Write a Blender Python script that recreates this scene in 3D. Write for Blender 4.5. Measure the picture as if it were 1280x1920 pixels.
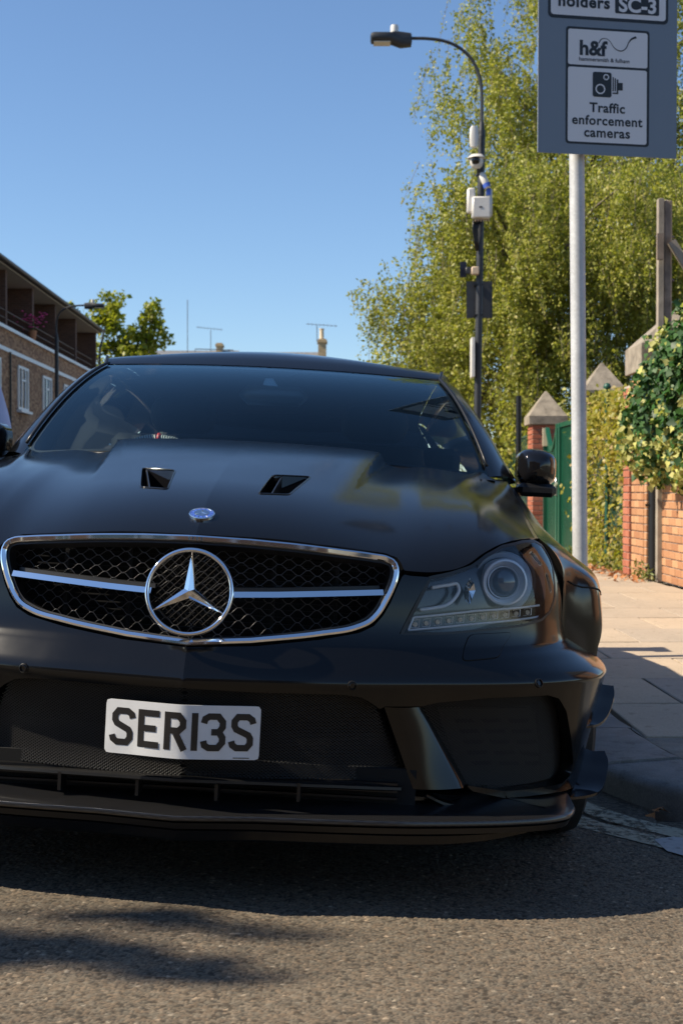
import bpy, bmesh, math, random
import numpy as np
from mathutils import Vector, Matrix, geometry
rad = math.radians
random.seed(5); rng = np.random.default_rng(5)
for o in list(bpy.data.objects): bpy.data.objects.remove(o)
scene = bpy.context.scene
col = scene.collection

# ---------------------------------------------------------------- camera
FPX, HC = 2575.0, 0.895                    # focal length in photo pixels, camera height
PITCH = math.atan(42 / FPX)
cam = bpy.data.cameras.new('camera'); camo = bpy.data.objects.new('camera', cam); col.objects.link(camo)
cam.sensor_fit = 'HORIZONTAL'; cam.sensor_width = 15.6; cam.lens = FPX / 1280 * 15.6
cam.clip_start = .05; cam.clip_end = 3000
camo.location = (0, 0, HC); camo.rotation_euler = (math.pi / 2 - PITCH, 0, 0)
cam.dof.use_dof = True; cam.dof.focus_distance = 3.0; cam.dof.aperture_fstop = 7.0
scene.camera = camo
# ---------------------------------------------------------------- sky, sun, exposure
SUN_EL, SUN_FRONT = 43.0, 8.5              # from the left, a little in front of the car
sdir = Vector((-math.cos(rad(SUN_FRONT)) * math.cos(rad(SUN_EL)), -math.sin(rad(SUN_FRONT)) * math.cos(rad(SUN_EL)), math.sin(rad(SUN_EL))))
world = bpy.data.worlds.new('World'); scene.world = world; world.use_nodes = True
wn = world.node_tree; wn.nodes.clear()
sky = wn.nodes.new('ShaderNodeTexSky'); sky.sky_type = 'NISHITA'; sky.sun_disc = False
sky.sun_elevation = rad(SUN_EL); sky.sun_rotation = math.atan2(sdir.x, sdir.y)
sky.altitude = 60; sky.air_density = 1.0; sky.dust_density = .15; sky.ozone_density = 5.5
bgn = wn.nodes.new('ShaderNodeBackground'); bgn.inputs[1].default_value = .09
out = wn.nodes.new('ShaderNodeOutputWorld')
wn.links.new(sky.outputs[0], bgn.inputs[0]); wn.links.new(bgn.outputs[0], out.inputs[0])
sl = bpy.data.lights.new('sun', 'SUN'); sl.energy = 5.0; sl.angle = rad(.53); sl.color = (1, .88, .70)
slo = bpy.data.objects.new('sun', sl); col.objects.link(slo); slo.rotation_euler = sdir.to_track_quat('Z', 'Y').to_euler()
vs = scene.view_settings; vs.view_transform = 'Standard'; vs.look = 'None'; vs.exposure = 0.78; vs.gamma = 1.0; vs.use_curve_mapping = False

# ---------------------------------------------------------------- object helpers
def tag(o, label=None, cat=None, group=None, kind=None):
    if label: o['label'] = label
    if cat: o['category'] = cat
    if group: o['group'] = group
    if kind: o['kind'] = kind
    return o
def empty(name, loc=(0, 0, 0), rot=(0, 0, 0), parent=None):
    o = bpy.data.objects.new(name, None); col.objects.link(o); o.location = loc; o.rotation_euler = rot
    o.empty_display_size = .1
    if parent: o.parent = parent
    return o
def new_mesh(name, V, Fc, smooth=False, normals=None, sharp=None):
    me = bpy.data.meshes.new(name)
    me.from_pydata([tuple(map(float, v)) for v in V], [], [tuple(int(i) for i in f) for f in Fc])
    me.update()
    if smooth:
        me.polygons.foreach_set('use_smooth', [True] * len(me.polygons))
        if sharp is not None: me.set_sharp_from_angle(angle=rad(sharp))
        if normals is not None: me.normals_split_custom_set_from_vertices([tuple(map(float, n)) for n in normals])
    return me
def obj(name, me, mat=None, parent=None, loc=None, rot=None):
    o = bpy.data.objects.new(name, me); col.objects.link(o)
    if mat is not None and not me.materials: me.materials.append(mat)
    if parent: o.parent = parent
    if loc is not None: o.location = loc
    if rot is not None: o.rotation_euler = rot
    return o
class MB:
    """collects vertices and faces of one mesh"""
    def __init__(s): s.V = []; s.F = []
    def add(s, V, Fc):
        b = len(s.V); s.V += [tuple(v) for v in V]; s.F += [tuple(i + b for i in f) for f in Fc]; return s
    def box(s, a, b, bev=0.0):
        x0, y0, z0 = a; x1, y1, z1 = b
        if bev <= 0:
            return s.add([(x0,y0,z0),(x1,y0,z0),(x1,y1,z0),(x0,y1,z0),(x0,y0,z1),(x1,y0,z1),(x1,y1,z1),(x0,y1,z1)],
                  [(3,2,1,0),(4,5,6,7),(0,1,5,4),(1,2,6,5),(2,3,7,6),(3,0,4,7)])
        V = []; Fc = []
        def ring(i, z): return [(x0+i,y0,z),(x1-i,y0,z),(x1,y0+i,z),(x1,y1-i,z),(x1-i,y1,z),(x0+i,y1,z),(x0,y1-i,z),(x0,y0+i,z)]
        def inner(z): return [(x0+bev,y0+bev,z),(x1-bev,y0+bev,z),(x1-bev,y0+bev,z),(x1-bev,y1-bev,z),(x1-bev,y1-bev,z),(x0+bev,y1-bev,z),(x0+bev,y1-bev,z),(x0+bev,y0+bev,z)]
        r = [inner(z0), ring(bev, z0+bev), ring(bev, z1-bev), inner(z1)]
        for q in r: V += q
        for k in range(3):
            for j in range(8):
                Fc.append((k*8+j, k*8+(j+1)%8, k*8+8+(j+1)%8, k*8+8+j))
        Fc.append((6,4,2,0)); Fc.append((24,26,28,30))
        return s.add(V, Fc)
    def obox(s, c, ax, ay, az):
        """box from centre and three half-axis vectors"""
        c, ax, ay, az = map(Vector, (c, ax, ay, az)); V = []
        for k in (-1, 1):
            for (i, j) in ((-1,-1),(1,-1),(1,1),(-1,1)): V.append(c + i*ax + j*ay + k*az)
        return s.add(V, [(3,2,1,0),(4,5,6,7),(0,1,5,4),(1,2,6,5),(2,3,7,6),(3,0,4,7)])
    def tube(s, pts, r, n=8, closed=False, cap=True):
        pts = [Vector(p) for p in pts]; m = len(pts); rs = r if hasattr(r, '__len__') else [r]*m
        V = []; Fc = []; prev = None
        for i, p in enumerate(pts):
            if closed: t = pts[(i+1) % m] - pts[i-1]
            else: t = pts[min(i+1, m-1)] - pts[max(i-1, 0)]
            t = t.normalized() if t.length > 1e-9 else Vector((0,0,1))
            if prev is None:
                a = Vector((0,0,1)) if abs(t.z) < .9 else Vector((1,0,0)); nrm = t.cross(a).normalized()
            else:
                nrm = prev - t * prev.dot(t); nrm = nrm.normalized()
            prev = nrm; bn = t.cross(nrm)
            for k in range(n):
                a = 2*math.pi*k/n; V.append(p + (nrm*math.cos(a) + bn*math.sin(a)) * rs[i])
        for i in range(m if closed else m-1):
            for k in range(n):
                a, b = i*n, ((i+1) % m)*n; Fc.append((a+k, a+(k+1)%n, b+(k+1)%n, b+k))
        if cap and not closed: Fc.append(tuple(range(n-1,-1,-1))); Fc.append(tuple((m-1)*n+k for k in range(n)))
        return s.add(V, Fc)
    def lathe(s, prof, n=24, c=(0,0,0), ax='z', cap=True):
        V = []; Fc = []
        for (r, h) in prof:
            for k in range(n):
                a = 2*math.pi*k/n; q = (r*math.cos(a), r*math.sin(a), h)
                q = {'z': q, 'y': (q[0], q[2], -q[1]), 'x': (q[2], q[0], q[1])}[ax]
                V.append((q[0]+c[0], q[1]+c[1], q[2]+c[2]))
        for i in range(len(prof)-1):
            for k in range(n): Fc.append((i*n+k, i*n+(k+1)%n, (i+1)*n+(k+1)%n, (i+1)*n+k))
        if cap: Fc.append(tuple(range(n-1,-1,-1))); Fc.append(tuple((len(prof)-1)*n+k for k in range(n)))
        return s.add(V, Fc)
    def grid(s, G, closed_u=False):
        """G[i][j] points"""
        n, m = len(G), len(G[0]); V = [p for row in G for p in row]; Fc = []
        for i in range(n if closed_u else n-1):
            for j in range(m-1):
                a, b = i*m, ((i+1) % n)*m; Fc.append((a+j, b+j, b+j+1, a+j+1))
        return s.add(V, Fc)
    def prism(s, poly, f0, f1):
        """poly = list of 2-D points, f0 / f1 map a 2-D point to 3-D for the two faces"""
        n = len(poly); V = [f0(p) for p in poly] + [f1(p) for p in poly]
        return s.add(V, [tuple(range(n-1,-1,-1)), tuple(range(n, 2*n))] + [(i, (i+1)%n, n+(i+1)%n, n+i) for i in range(n)])
    def build(s, name, mat, parent=None, smooth=False, sharp=40, mirror=False, loc=None, rot=None, recalc=False):
        V, Fc = s.V, s.F
        if mirror:
            V = [(-v[0], v[1], v[2]) for v in V]; Fc = [tuple(reversed(f)) for f in Fc]
        me = new_mesh(name, V, Fc)
        if recalc:
            bm = bmesh.new(); bm.from_mesh(me); bmesh.ops.recalc_face_normals(bm, faces=bm.faces); bm.to_mesh(me); bm.free()
        if smooth:
            me.polygons.foreach_set('use_smooth', [True]*len(me.polygons))
            if sharp is not None: me.set_sharp_from_angle(angle=rad(sharp))
        return obj(name, me, mat, parent, loc, rot)
def pchip(xs, ys, q):
    xs = np.asarray(xs, float); ys = np.asarray(ys, float); q = np.asarray(q, float)
    h = np.diff(xs); one = ys.ndim == 1
    if one: ys = ys[:, None]
    d = np.diff(ys, axis=0) / h[:, None]; m = np.zeros_like(ys)
    w1 = (2*h[1:] + h[:-1])[:, None]; w2 = (h[1:] + 2*h[:-1])[:, None]
    with np.errstate(all='ignore'):
        mm = (w1 + w2) / (w1/d[:-1] + w2/d[1:])
    m[1:-1] = np.where(d[:-1]*d[1:] > 0, np.nan_to_num(mm), 0); m[0] = d[0]; m[-1] = d[-1]
    return _herm(xs, ys, m, h, q, one)
def crom(xs, ys, q):
    """cubic through the points with finite-difference slopes"""
    xs = np.asarray(xs, float); ys = np.asarray(ys, float); q = np.asarray(q, float); one = ys.ndim == 1
    if one: ys = ys[:, None]
    h = np.diff(xs); d = np.diff(ys, axis=0) / h[:, None]; m = np.zeros_like(ys)
    m[1:-1] = (d[:-1]*h[1:, None] + d[1:]*h[:-1, None]) / (h[1:]+h[:-1])[:, None]; m[0] = d[0]; m[-1] = d[-1]
    return _herm(xs, ys, m, h, q, one)
def _herm(xs, ys, m, h, q, one):
    shp = q.shape; qf = np.clip(q.ravel(), xs[0], xs[-1]); i = np.clip(np.searchsorted(xs, qf, side='right')-1, 0, len(xs)-2)
    t = ((qf - xs[i]) / h[i])[:, None]; hh = h[i][:, None]
    r = (2*t**3-3*t**2+1)*ys[i] + (t**3-2*t**2+t)*hh*m[i] + (-2*t**3+3*t**2)*ys[i+1] + (t**3-t**2)*hh*m[i+1]
    return r[:, 0].reshape(shp) if one else r.reshape(shp + (ys.shape[1],))
def sstep(a, b, x):
    t = np.clip((np.asarray(x, float)-a)/(b-a), 0, 1); return t*t*(3-2*t)
def resample(P, step, closed=False):
    P = np.asarray(P, float)
    if closed: P = np.vstack([P, P[:1]])
    L = np.concatenate([[0], np.cumsum(np.linalg.norm(np.diff(P, axis=0), axis=1))])
    n = max(2, int(round(L[-1]/step))+1); q = np.linspace(0, L[-1], n)
    R = np.stack([np.interp(q, L, P[:, k]) for k in range(P.shape[1])], 1)
    return R[:-1] if closed else R
def smoothline(P, n, closed=False):
    P = np.asarray(P, float)
    if closed:
        Q = np.vstack([P[-2:], P, P[:3]])
    else: Q = P
    L = np.concatenate([[0], np.cumsum(np.linalg.norm(np.diff(Q, axis=0), axis=1))])
    q = np.linspace(L[2], L[2+len(P)], n, endpoint=False) if closed else np.linspace(0, L[-1], n)
    return crom(L, Q, q)
def in_poly(P, poly):
    x, y = P[:, 0], P[:, 1]; r = np.zeros(len(P), bool); n = len(poly)
    for i in range(n):
        x0, y0 = poly[i]; x1, y1 = poly[(i+1) % n]
        if y0 == y1: continue
        c = ((y0 > y) != (y1 > y)) & (x < (x1-x0)*(y-y0)/(y1-y0)+x0); r ^= c
    return r

# ---------------------------------------------------------------- materials
class NT:
    def __init__(s, name):
        s.m = bpy.data.materials.new(name); s.m.use_nodes = True; s.n = s.m.node_tree.nodes; s.l = s.m.node_tree.links
        s.b = s.n['Principled BSDF']; s.out = s.n['Material Output']
    def node(s, t, **kw):
        n = s.n.new(t)
        for k, v in kw.items():
            if k.startswith('i_'): n.inputs[k[2:].replace('_', ' ')].default_value = v
            else: setattr(n, k, v)
        return n
    def link(s, a, b): s.l.new(a, b)
    def coord(s, scale=(1,1,1), kind='Object'):
        t = s.node('ShaderNodeTexCoord'); mp = s.node('ShaderNodeMapping'); mp.inputs['Scale'].default_value = scale
        s.link(t.outputs[kind], mp.inputs[0]); return mp.outputs[0]
    def noise(s, vec, scale, detail=4, rough=.55):
        n = s.node('ShaderNodeTexNoise'); n.inputs['Scale'].default_value = scale; n.inputs['Detail'].default_value = detail; n.inputs['Roughness'].default_value = rough
        s.link(vec, n.inputs['Vector']); return n
    def ramp(s, fac, stops):
        r = s.node('ShaderNodeValToRGB'); e = r.color_ramp.elements
        while len(e) < len(stops): e.new(.5)
        for k, (p, c) in enumerate(stops): e[k].position = p; e[k].color = (*c, 1) if len(c) == 3 else c
        s.link(fac, r.inputs[0]); return r.outputs[0]
    def mix(s, fac, a, b, mode='MIX'):
        m = s.node('ShaderNodeMix', data_type='RGBA', blend_type=mode)
        for sock, v in ((m.inputs['Factor'], fac), (m.inputs['A'], a), (m.inputs['B'], b)):
            pass
        def put(sock, v):
            if hasattr(v, 'is_output'): s.link(v, sock)
            elif hasattr(v, '__len__'): sock.default_value = (*v, 1)
            else: sock.default_value = v
        put(m.inputs[0], fac); put(m.inputs[6], a); put(m.inputs[7], b); return m.outputs[2]
    def bump(s, h, strength=.3, dist=.01, prev=None):
        b = s.node('ShaderNodeBump'); b.inputs['Strength'].default_value = strength; b.inputs['Distance'].default_value = dist
        s.link(h, b.inputs['Height'])
        if prev is not None: s.link(prev, b.inputs['Normal'])
        s.link(b.outputs[0], s.b.inputs['Normal']); return b.outputs[0]
    def color(s, c):
        if hasattr(c, 'is_output'): s.link(c, s.b.inputs['Base Color'])
        else: s.b.inputs['Base Color'].default_value = (*c, 1)
    def set(s, **kw):
        for k, v in kw.items(): s.b.inputs[k.replace('_', ' ')].default_value = v
        return s
def plain(name, c, rough=.5, metal=0.0, var=.0, vscale=8, bump=0.0, bscale=60, spec=.5, coat=0.0):
    t = NT(name); t.set(Roughness=rough, Metallic=metal); t.b.inputs['Specular IOR Level'].default_value = spec
    if coat: t.b.inputs['Coat Weight'].default_value = coat; t.b.inputs['Coat Roughness'].default_value = .04
    if var > 0:
        v = t.coord(); n = t.noise(v, vscale, 6)
        t.color(t.ramp(n.outputs[0], [(.3, tuple(x*(1-var) for x in c)), (.7, tuple(min(1, x*(1+var)) for x in c))]))
    else: t.color(c)
    if bump: t.bump(t.noise(t.coord(), bscale, 4).outputs[0], bump, .004)
    return t.m
def glassmat(name, tint, ior=1.5, rough=0.0, dirt=0.0, coat=(1, 1, 1)):
    t = NT(name); t.n.remove(t.b)
    tr = t.node('ShaderNodeBsdfTransparent'); tr.inputs[0].default_value = (*tint, 1)
    gl = t.node('ShaderNodeBsdfGlossy'); gl.inputs['Roughness'].default_value = rough; gl.inputs[0].default_value = (*coat, 1)
    fr = t.node('ShaderNodeFresnel'); fr.inputs[0].default_value = ior
    mx = t.node('ShaderNodeMixShader'); t.link(fr.outputs[0], mx.inputs[0]); t.link(tr.outputs[0], mx.inputs[1]); t.link(gl.outputs[0], mx.inputs[2])
    last = mx.outputs[0]
    if dirt > 0:
        df = t.node('ShaderNodeBsdfDiffuse'); df.inputs[0].default_value = (.5, .48, .45, 1)
        n = t.noise(t.coord(), 9, 8, .7); r = t.ramp(n.outputs[0], [(.35, (dirt*.4,)*3), (.75, (dirt,)*3)])
        m2 = t.node('ShaderNodeMixShader'); t.link(r, m2.inputs[0]); t.link(last, m2.inputs[1]); t.link(df.outputs[0], m2.inputs[2]); last = m2.outputs[0]
    t.link(last, t.out.inputs[0]); return t.m

M = {}
def satin_paint():
    t = NT('satin_black_paint'); v = t.coord()
    n = t.noise(v, 900, 2); f = t.ramp(n.outputs[0], [(.45, (.0028, .0029, .0031)), (.8, (.0062, .0063, .0066))])
    t.color(f); t.set(Roughness=.3); t.b.inputs['Specular IOR Level'].default_value = .41
    n2 = t.noise(v, 5, 5); r = t.ramp(n2.outputs[0], [(.3, (.12,)*3), (.7, (.17,)*3)]); t.link(r, t.b.inputs['Roughness'])
    return t.m
M['paint'] = satin_paint()
M['gloss'] = plain('gloss_black', (.006, .006, .007), .06)
M['trim'] = plain('black_trim', (.005, .005, .0055), .4, var=.2)
M['rubber'] = plain('tyre_rubber', (.018, .018, .018), .75, var=.3, vscale=40)
M['chrome'] = plain('chrome', (.86, .87, .88), .05, 1.0)
M['alu'] = plain('satin_aluminium', (.5, .5, .52), .3, 1.0)
M['dark'] = plain('dark_cavity', (.0015, .0015, .0015), .9)
M['meshmetal'] = plain('mesh_metal', (.03, .03, .032), .28)
M['intakemesh'] = plain('intake_mesh_black', (.017, .0165, .016), .35, spec=.3)
M['interior'] = plain('interior_black', (.014, .014, .0145), .7, var=.2)
M['glass'] = glassmat('windscreen_glass', (.80, .92, .93), 1.5, 0, .001, (.72, .95, 1.0))
M['sideglass'] = glassmat('side_glass', (.25, .29, .30), 1.3)
M['lens'] = glassmat('headlight_lens', (.94, .95, .96), 1.38)
def carbon():
    t = NT('carbon_fibre'); v = t.coord((1, 1, 1))
    w = t.node('ShaderNodeTexChecker'); w.inputs['Scale'].default_value = 260; w.inputs[1].default_value = (.004,.004,.0045,1); w.inputs[2].default_value = (.016,.016,.017,1)
    mp = t.node('ShaderNodeMapping'); mp.inputs['Rotation'].default_value = (0, 0, rad(45)); t.link(v, mp.inputs[0]); t.link(mp.outputs[0], w.inputs[0])
    t.color(w.outputs[0]); t.set(Roughness=.32); t.b.inputs['Coat Weight'].default_value = .6; t.b.inputs['Coat Roughness'].default_value = .12
    t.bump(w.outputs[1], .25, .001); return t.m
M['carbon'] = carbon()

# ================================================================ the parked car: surfaces
CAR_YAW, CAR_ROLL, CAR_POS = -1.25, 2.9, (-.352, 2.9, .017)     # it leans with the camber of the road
def rotm(ax, a):
    return np.array(Matrix.Rotation(a, 3, ax))
RC = rotm('Z', rad(CAR_YAW)) @ rotm('Y', rad(CAR_ROLL)); TC = np.array(CAR_POS)
cp_, sp_ = math.cos(PITCH), math.sin(PITCH)
def proj(p):                                # car point -> where it was measured in the photograph
    w = np.asarray(p, float) @ RC.T + TC - [0, 0, HC]
    d = w[..., 1]*cp_ - w[..., 2]*sp_; u = w[..., 1]*sp_ + w[..., 2]*cp_
    return np.stack([640 + FPX*w[..., 0]/d, 960 - FPX*u/d], -1)
def ray(px, py):
    a = (px-640)/FPX; b = (960-py)/FPX; return np.array([a, cp_ + b*sp_, -sp_ + b*cp_])
_o = RC.T @ (np.array([0, 0, HC]) - TC)
def at_y(px, py, y):
    d = RC.T @ ray(px, py); return _o + d*(y-_o[1])/d[1]
def at_z(px, py, z):
    d = RC.T @ ray(px, py); return _o + d*(z-_o[2])/d[2]
class Surf:
    def __init__(s, fn, u0, u1, v0, v1, nu=160, nv=120):
        s.fn = fn; s.memo = {}; s.b = (u0, u1, v0, v1); U, V = np.meshgrid(np.linspace(u0, u1, nu), np.linspace(v0, v1, nv), indexing='ij')
        s.U, s.V = U.ravel(), V.ravel(); s.px = proj(fn(s.U, s.V))
        n = s.normal(s.U, s.V); w = fn(s.U, s.V) - _o; s.px[(n*w).sum(1) > 0] = 1e6
    def normal(s, u, v, e=1e-4):
        u = np.asarray(u, float); v = np.asarray(v, float)
        du = s.fn(u+e, v) - s.fn(u-e, v); dv = s.fn(u, v+e) - s.fn(u, v-e); n = np.cross(du, dv)
        return n / np.maximum(np.linalg.norm(n, axis=-1, keepdims=True), 1e-12)
    def trace(s, pts):
        pts = np.asarray(pts, float); key = pts.tobytes()
        if key in s.memo: return s.memo[key].copy()
        k = np.array([np.argmin((s.px[:, 0]-p[0])**2 + (s.px[:, 1]-p[1])**2) for p in pts]); q = np.stack([s.U[k], s.V[k]], 1); e = 1e-4; n = len(pts)
        for _ in range(8):
            U = np.concatenate([q[:, 0], q[:, 0]+e, q[:, 0]-e, q[:, 0], q[:, 0]]); V = np.concatenate([q[:, 1], q[:, 1], q[:, 1], q[:, 1]+e, q[:, 1]-e])
            r = proj(s.fn(U, V)).reshape(5, n, 2); f = r[0]-pts; a = (r[1]-r[2])/(2*e); b = (r[3]-r[4])/(2*e)
            det = a[:, 0]*b[:, 1]-a[:, 1]*b[:, 0]; det = np.where(np.abs(det) < 1e-6, 1e-6, det)
            du = (f[:, 0]*b[:, 1]-f[:, 1]*b[:, 0])/det; dv = (a[:, 0]*f[:, 1]-a[:, 1]*f[:, 0])/det
            q = q-np.clip(np.stack([du, dv], 1), -.03, .03)
        q[:, 0] = np.clip(q[:, 0], s.b[0], s.b[1]); q[:, 1] = np.clip(q[:, 1], s.b[2], s.b[3]); s.memo[key] = q; return q.copy()
    def inv(s, px, py): return s.trace([(px, py)])[0]
def patch(name, surf, outer, holes=(), step=.02, mat=None, parent=None, flange=.014, both=True, mirror=False, bstep=None, off=0.0, extra=None):
    """panel cut out of a surface: outline and holes in (u, v); rolled edges behind; both = joined with its mirror image"""
    bstep = bstep or step*.5
    loops = [resample(outer, bstep, True)] + [resample(h, bstep, True) for h in holes]
    O = loops[0]; lo = O.min(0); hi = O.max(0)
    G = np.stack(np.meshgrid(np.arange(lo[0]+step*.5, hi[0], step), np.arange(lo[1]+step*.5, hi[1], step), indexing='ij'), -1).reshape(-1, 2)
    if extra is not None:
        dE = np.min(np.abs(G[:, None, 1] - np.unique(np.round(extra[:, 1], 5))[None]), axis=1) if len(G) else np.zeros(0); G = np.vstack([G[dE > step*.45], extra])
    keep = in_poly(G, O)
    for h in loops[1:]: keep &= ~in_poly(G, h)
    G = G[keep]
    B = np.vstack(loops); d = np.min(np.linalg.norm(G[:, None] - B[None], axis=2), axis=1) if len(G) else np.zeros(0)
    G = G[d > bstep*.8] if len(G) else G
    P = np.vstack([B, G]) if len(G) else B; E = []; b = 0
    for L in loops: E += [(b+i, b+(i+1) % len(L)) for i in range(len(L))]; b += len(L)
    r = geometry.delaunay_2d_cdt([Vector(p) for p in P], E, [], 0, 1e-6)
    Q = np.array([tuple(v) for v in r[0]]); T = np.array([f for f in r[2]])
    c = Q[T].mean(1); k = in_poly(c, O)
    for h in loops[1:]: k &= ~in_poly(c, h)
    T = T[k]; X = surf.fn(Q[:, 0], Q[:, 1]); N = surf.normal(Q[:, 0], Q[:, 1]); X = X + N*off
    fn = np.cross(X[T[:, 1]]-X[T[:, 0]], X[T[:, 2]]-X[T[:, 0]]); flip = (fn*N[T[:, 0]]).sum(1) < 0; T[flip] = T[flip][:, ::-1]
    V = list(map(tuple, X)); NN = list(map(tuple, N)); Fc = [tuple(t) for t in T]
    if flange > 0:
        for L in loops:
            U = np.asarray(L); x = surf.fn(U[:, 0], U[:, 1]); n = surf.normal(U[:, 0], U[:, 1]); x = x + n*off; m = len(L); b = len(V)
            if both: pass
            V += list(map(tuple, x)) + list(map(tuple, x - n*flange)); NN += [(0, 0, 0)]*(2*m)
            for i in range(m):
                j = (i+1) % m
                if both and abs(x[i][0]) < 1e-4 and abs(x[j][0]) < 1e-4: continue
                Fc.append((b+i, b+j, b+m+j, b+m+i))
    V = np.array(V); NN = np.array(NN)
    for f in Fc[len(T):]:                                   # flange normals: face normals
        fnn = np.cross(V[f[1]]-V[f[0]], V[f[3]]-V[f[0]]); l = np.linalg.norm(fnn)
        if l > 0:
            for i in f: NN[i] += fnn/l
    l = np.linalg.norm(NN, axis=1, keepdims=True); NN = NN/np.where(l > 0, l, 1); NN[l[:, 0] == 0] = (0, -1, 0)
    if both:
        b = len(V); V = np.vstack([V, V*[-1, 1, 1]]); NN = np.vstack([NN, NN*[-1, 1, 1]]); Fc = Fc + [tuple(i+b for i in reversed(f)) for f in Fc]
    elif mirror:
        V = V*[-1, 1, 1]; NN = NN*[-1, 1, 1]; Fc = [tuple(reversed(f)) for f in Fc]
    me = new_mesh(name, V, Fc, True, NN); return obj(name, me, mat, parent)

# front of the car: u runs along the plan outline from the nose to the wheel arch, v is the height
PLAN = np.array([(0,0),(.15,.03),(.3,.063),(.45,.110),(.58,.168),(.69,.243),(.775,.33),(.832,.425),(.860,.53),(.872,.66),(.875,.82)])
PU = np.concatenate([[0], np.cumsum(np.linalg.norm(np.diff(PLAN, axis=0), axis=1))])
UMAX = PU[-1]
BZ = [.10,.15,.20,.28,.36,.44,.474,.481,.489,.53,.56,.60,.66,.72,.78,.84,.9]
BC = [.01,.02,.02,.012,.022,.046,.0575,.059,.0565,.032,.012,0,-.008,-.020,-.045,-.09,-.14]
BE = [.02,.05,.06,.075,.09,.105,.1125,.114,.110,.052,.012,.004,-.002,-.016,-.048,-.10,-.16]
def front(u, z):
    u = np.asarray(u, float); z = np.asarray(z, float); u, z = np.broadcast_arrays(u, z)
    P = crom(PU, PLAN, np.clip(u, 0, UMAX)); e = 1e-3
    uc = np.clip(u, e, UMAX-e); T = crom(PU, PLAN, uc+e) - crom(PU, PLAN, uc-e); T = T/np.linalg.norm(T, axis=-1, keepdims=True)
    nx, ny = T[..., 1], -T[..., 0]
    nx = nx * sstep(0, .25, u)
    w = sstep(.50, .98, u); b = (1-w)*pchip(BZ, BC, z) + w*pchip(BZ, BE, z)
    return np.stack([P[..., 0] + nx*b, P[..., 1] + ny*b, z], -1)
FS = Surf(front, 0, UMAX, .11, .88, 260, 200)
def offs(surf, d):
    return Surf(lambda u, v: surf.fn(u, v) + surf.normal(u, v)*d, *surf.b, 120, 100)

# ================================================================ setting: road, kerb, pavement
def W(px, py, Y):
    """world point at distance Y behind a measured place in the photograph"""
    d = ray(px, py); t = Y/d[1]; return Vector((d[0]*t, Y, HC+d[2]*t))
SLOPE = math.tan(rad(CAR_ROLL)); PAVE = .035
def road_z(x):
    x = np.asarray(x, float); z = .017-(x-CAR_POS[0])*SLOPE
    z = np.where(x < -3.2, .017+(3.2+CAR_POS[0])*SLOPE-.0, z); return np.where(x < -5.2, z-(-5.2-x)*.03, z)
def asphalt(name, attr):
    t = NT(name); v = t.coord()
    if attr:
        a = t.node('ShaderNodeAttribute'); a.attribute_name = 'stone'; base = a.outputs['Color']
    else:
        vo = t.node('ShaderNodeTexVoronoi'); vo.inputs['Scale'].default_value = 95; t.link(v, vo.inputs['Vector'])
        sep = t.node('ShaderNodeSeparateColor'); t.link(vo.outputs['Color'], sep.inputs[0])
        base = t.ramp(sep.outputs[0], [(0, (.08, .066, .05)), (.5, (.13, .108, .08)), (1, (.20, .165, .125))]); t.bump(vo.outputs['Distance'], .6, .006)
    n = t.noise(v, 1.6, 6); f = t.ramp(n.outputs[0], [(.28, (.72, .72, .72)), (.72, (1.16, 1.13, 1.09))])
    n2 = t.noise(v, 420, 3); f2 = t.ramp(n2.outputs[0], [(.25, (.82, .82, .82)), (.75, (1.14, 1.14, 1.14))])
    c = t.mix(1.0, t.mix(1.0, base, f, 'MULTIPLY'), f2, 'MULTIPLY'); t.color(c); t.set(Roughness=.9); t.b.inputs['Specular IOR Level'].default_value = .25
    return t.m
M['asphalt'] = asphalt('asphalt_far', False); M['asphalt_near'] = asphalt('asphalt_stones', True)
t = NT('earth'); t.color(t.ramp(t.noise(t.coord(), .6, 6).outputs[0], [(.3, (.10, .095, .07)), (.7, (.16, .15, .11))])); t.set(Roughness=.95); M['earth'] = t.m
gx = [-1500, 1500]
g = MB().add([(-1500,-1500,-.30),(1500,-1500,-.30),(1500,1500,-.30),(-1500,1500,-.30)], [(0,1,2,3)]).build('ground', M['earth']); tag(g, kind='structure')
KERB = np.array([(.74,140),(.74,16.6),(.74,12),(.74,8),(.74,5.4),(.75,4.85),(.775,4.5),(.85,4.18),(.98,3.95),(1.22,3.79),(1.6,3.71),(2.4,3.67),(14,3.6)])
xs = [-9.5,-7,-5.2,-4.2,-3.2,-2,-1,0,.5,.9]
rows = [[(x, y, float(road_z(x))-.006) for x in xs] for y in (-40,-5,0,2,4,6,10,20,40,80,140)]
mb = MB().grid(rows); mb.grid([[(x, y, float(road_z(.9))-.006-.02*(x-.9)) for x in (.9, 2, 4, 14)] for y in (-40,-5,0,2,3.9)])
road = mb.build('road', M['asphalt'], recalc=True); tag(road, kind='structure')
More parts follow.
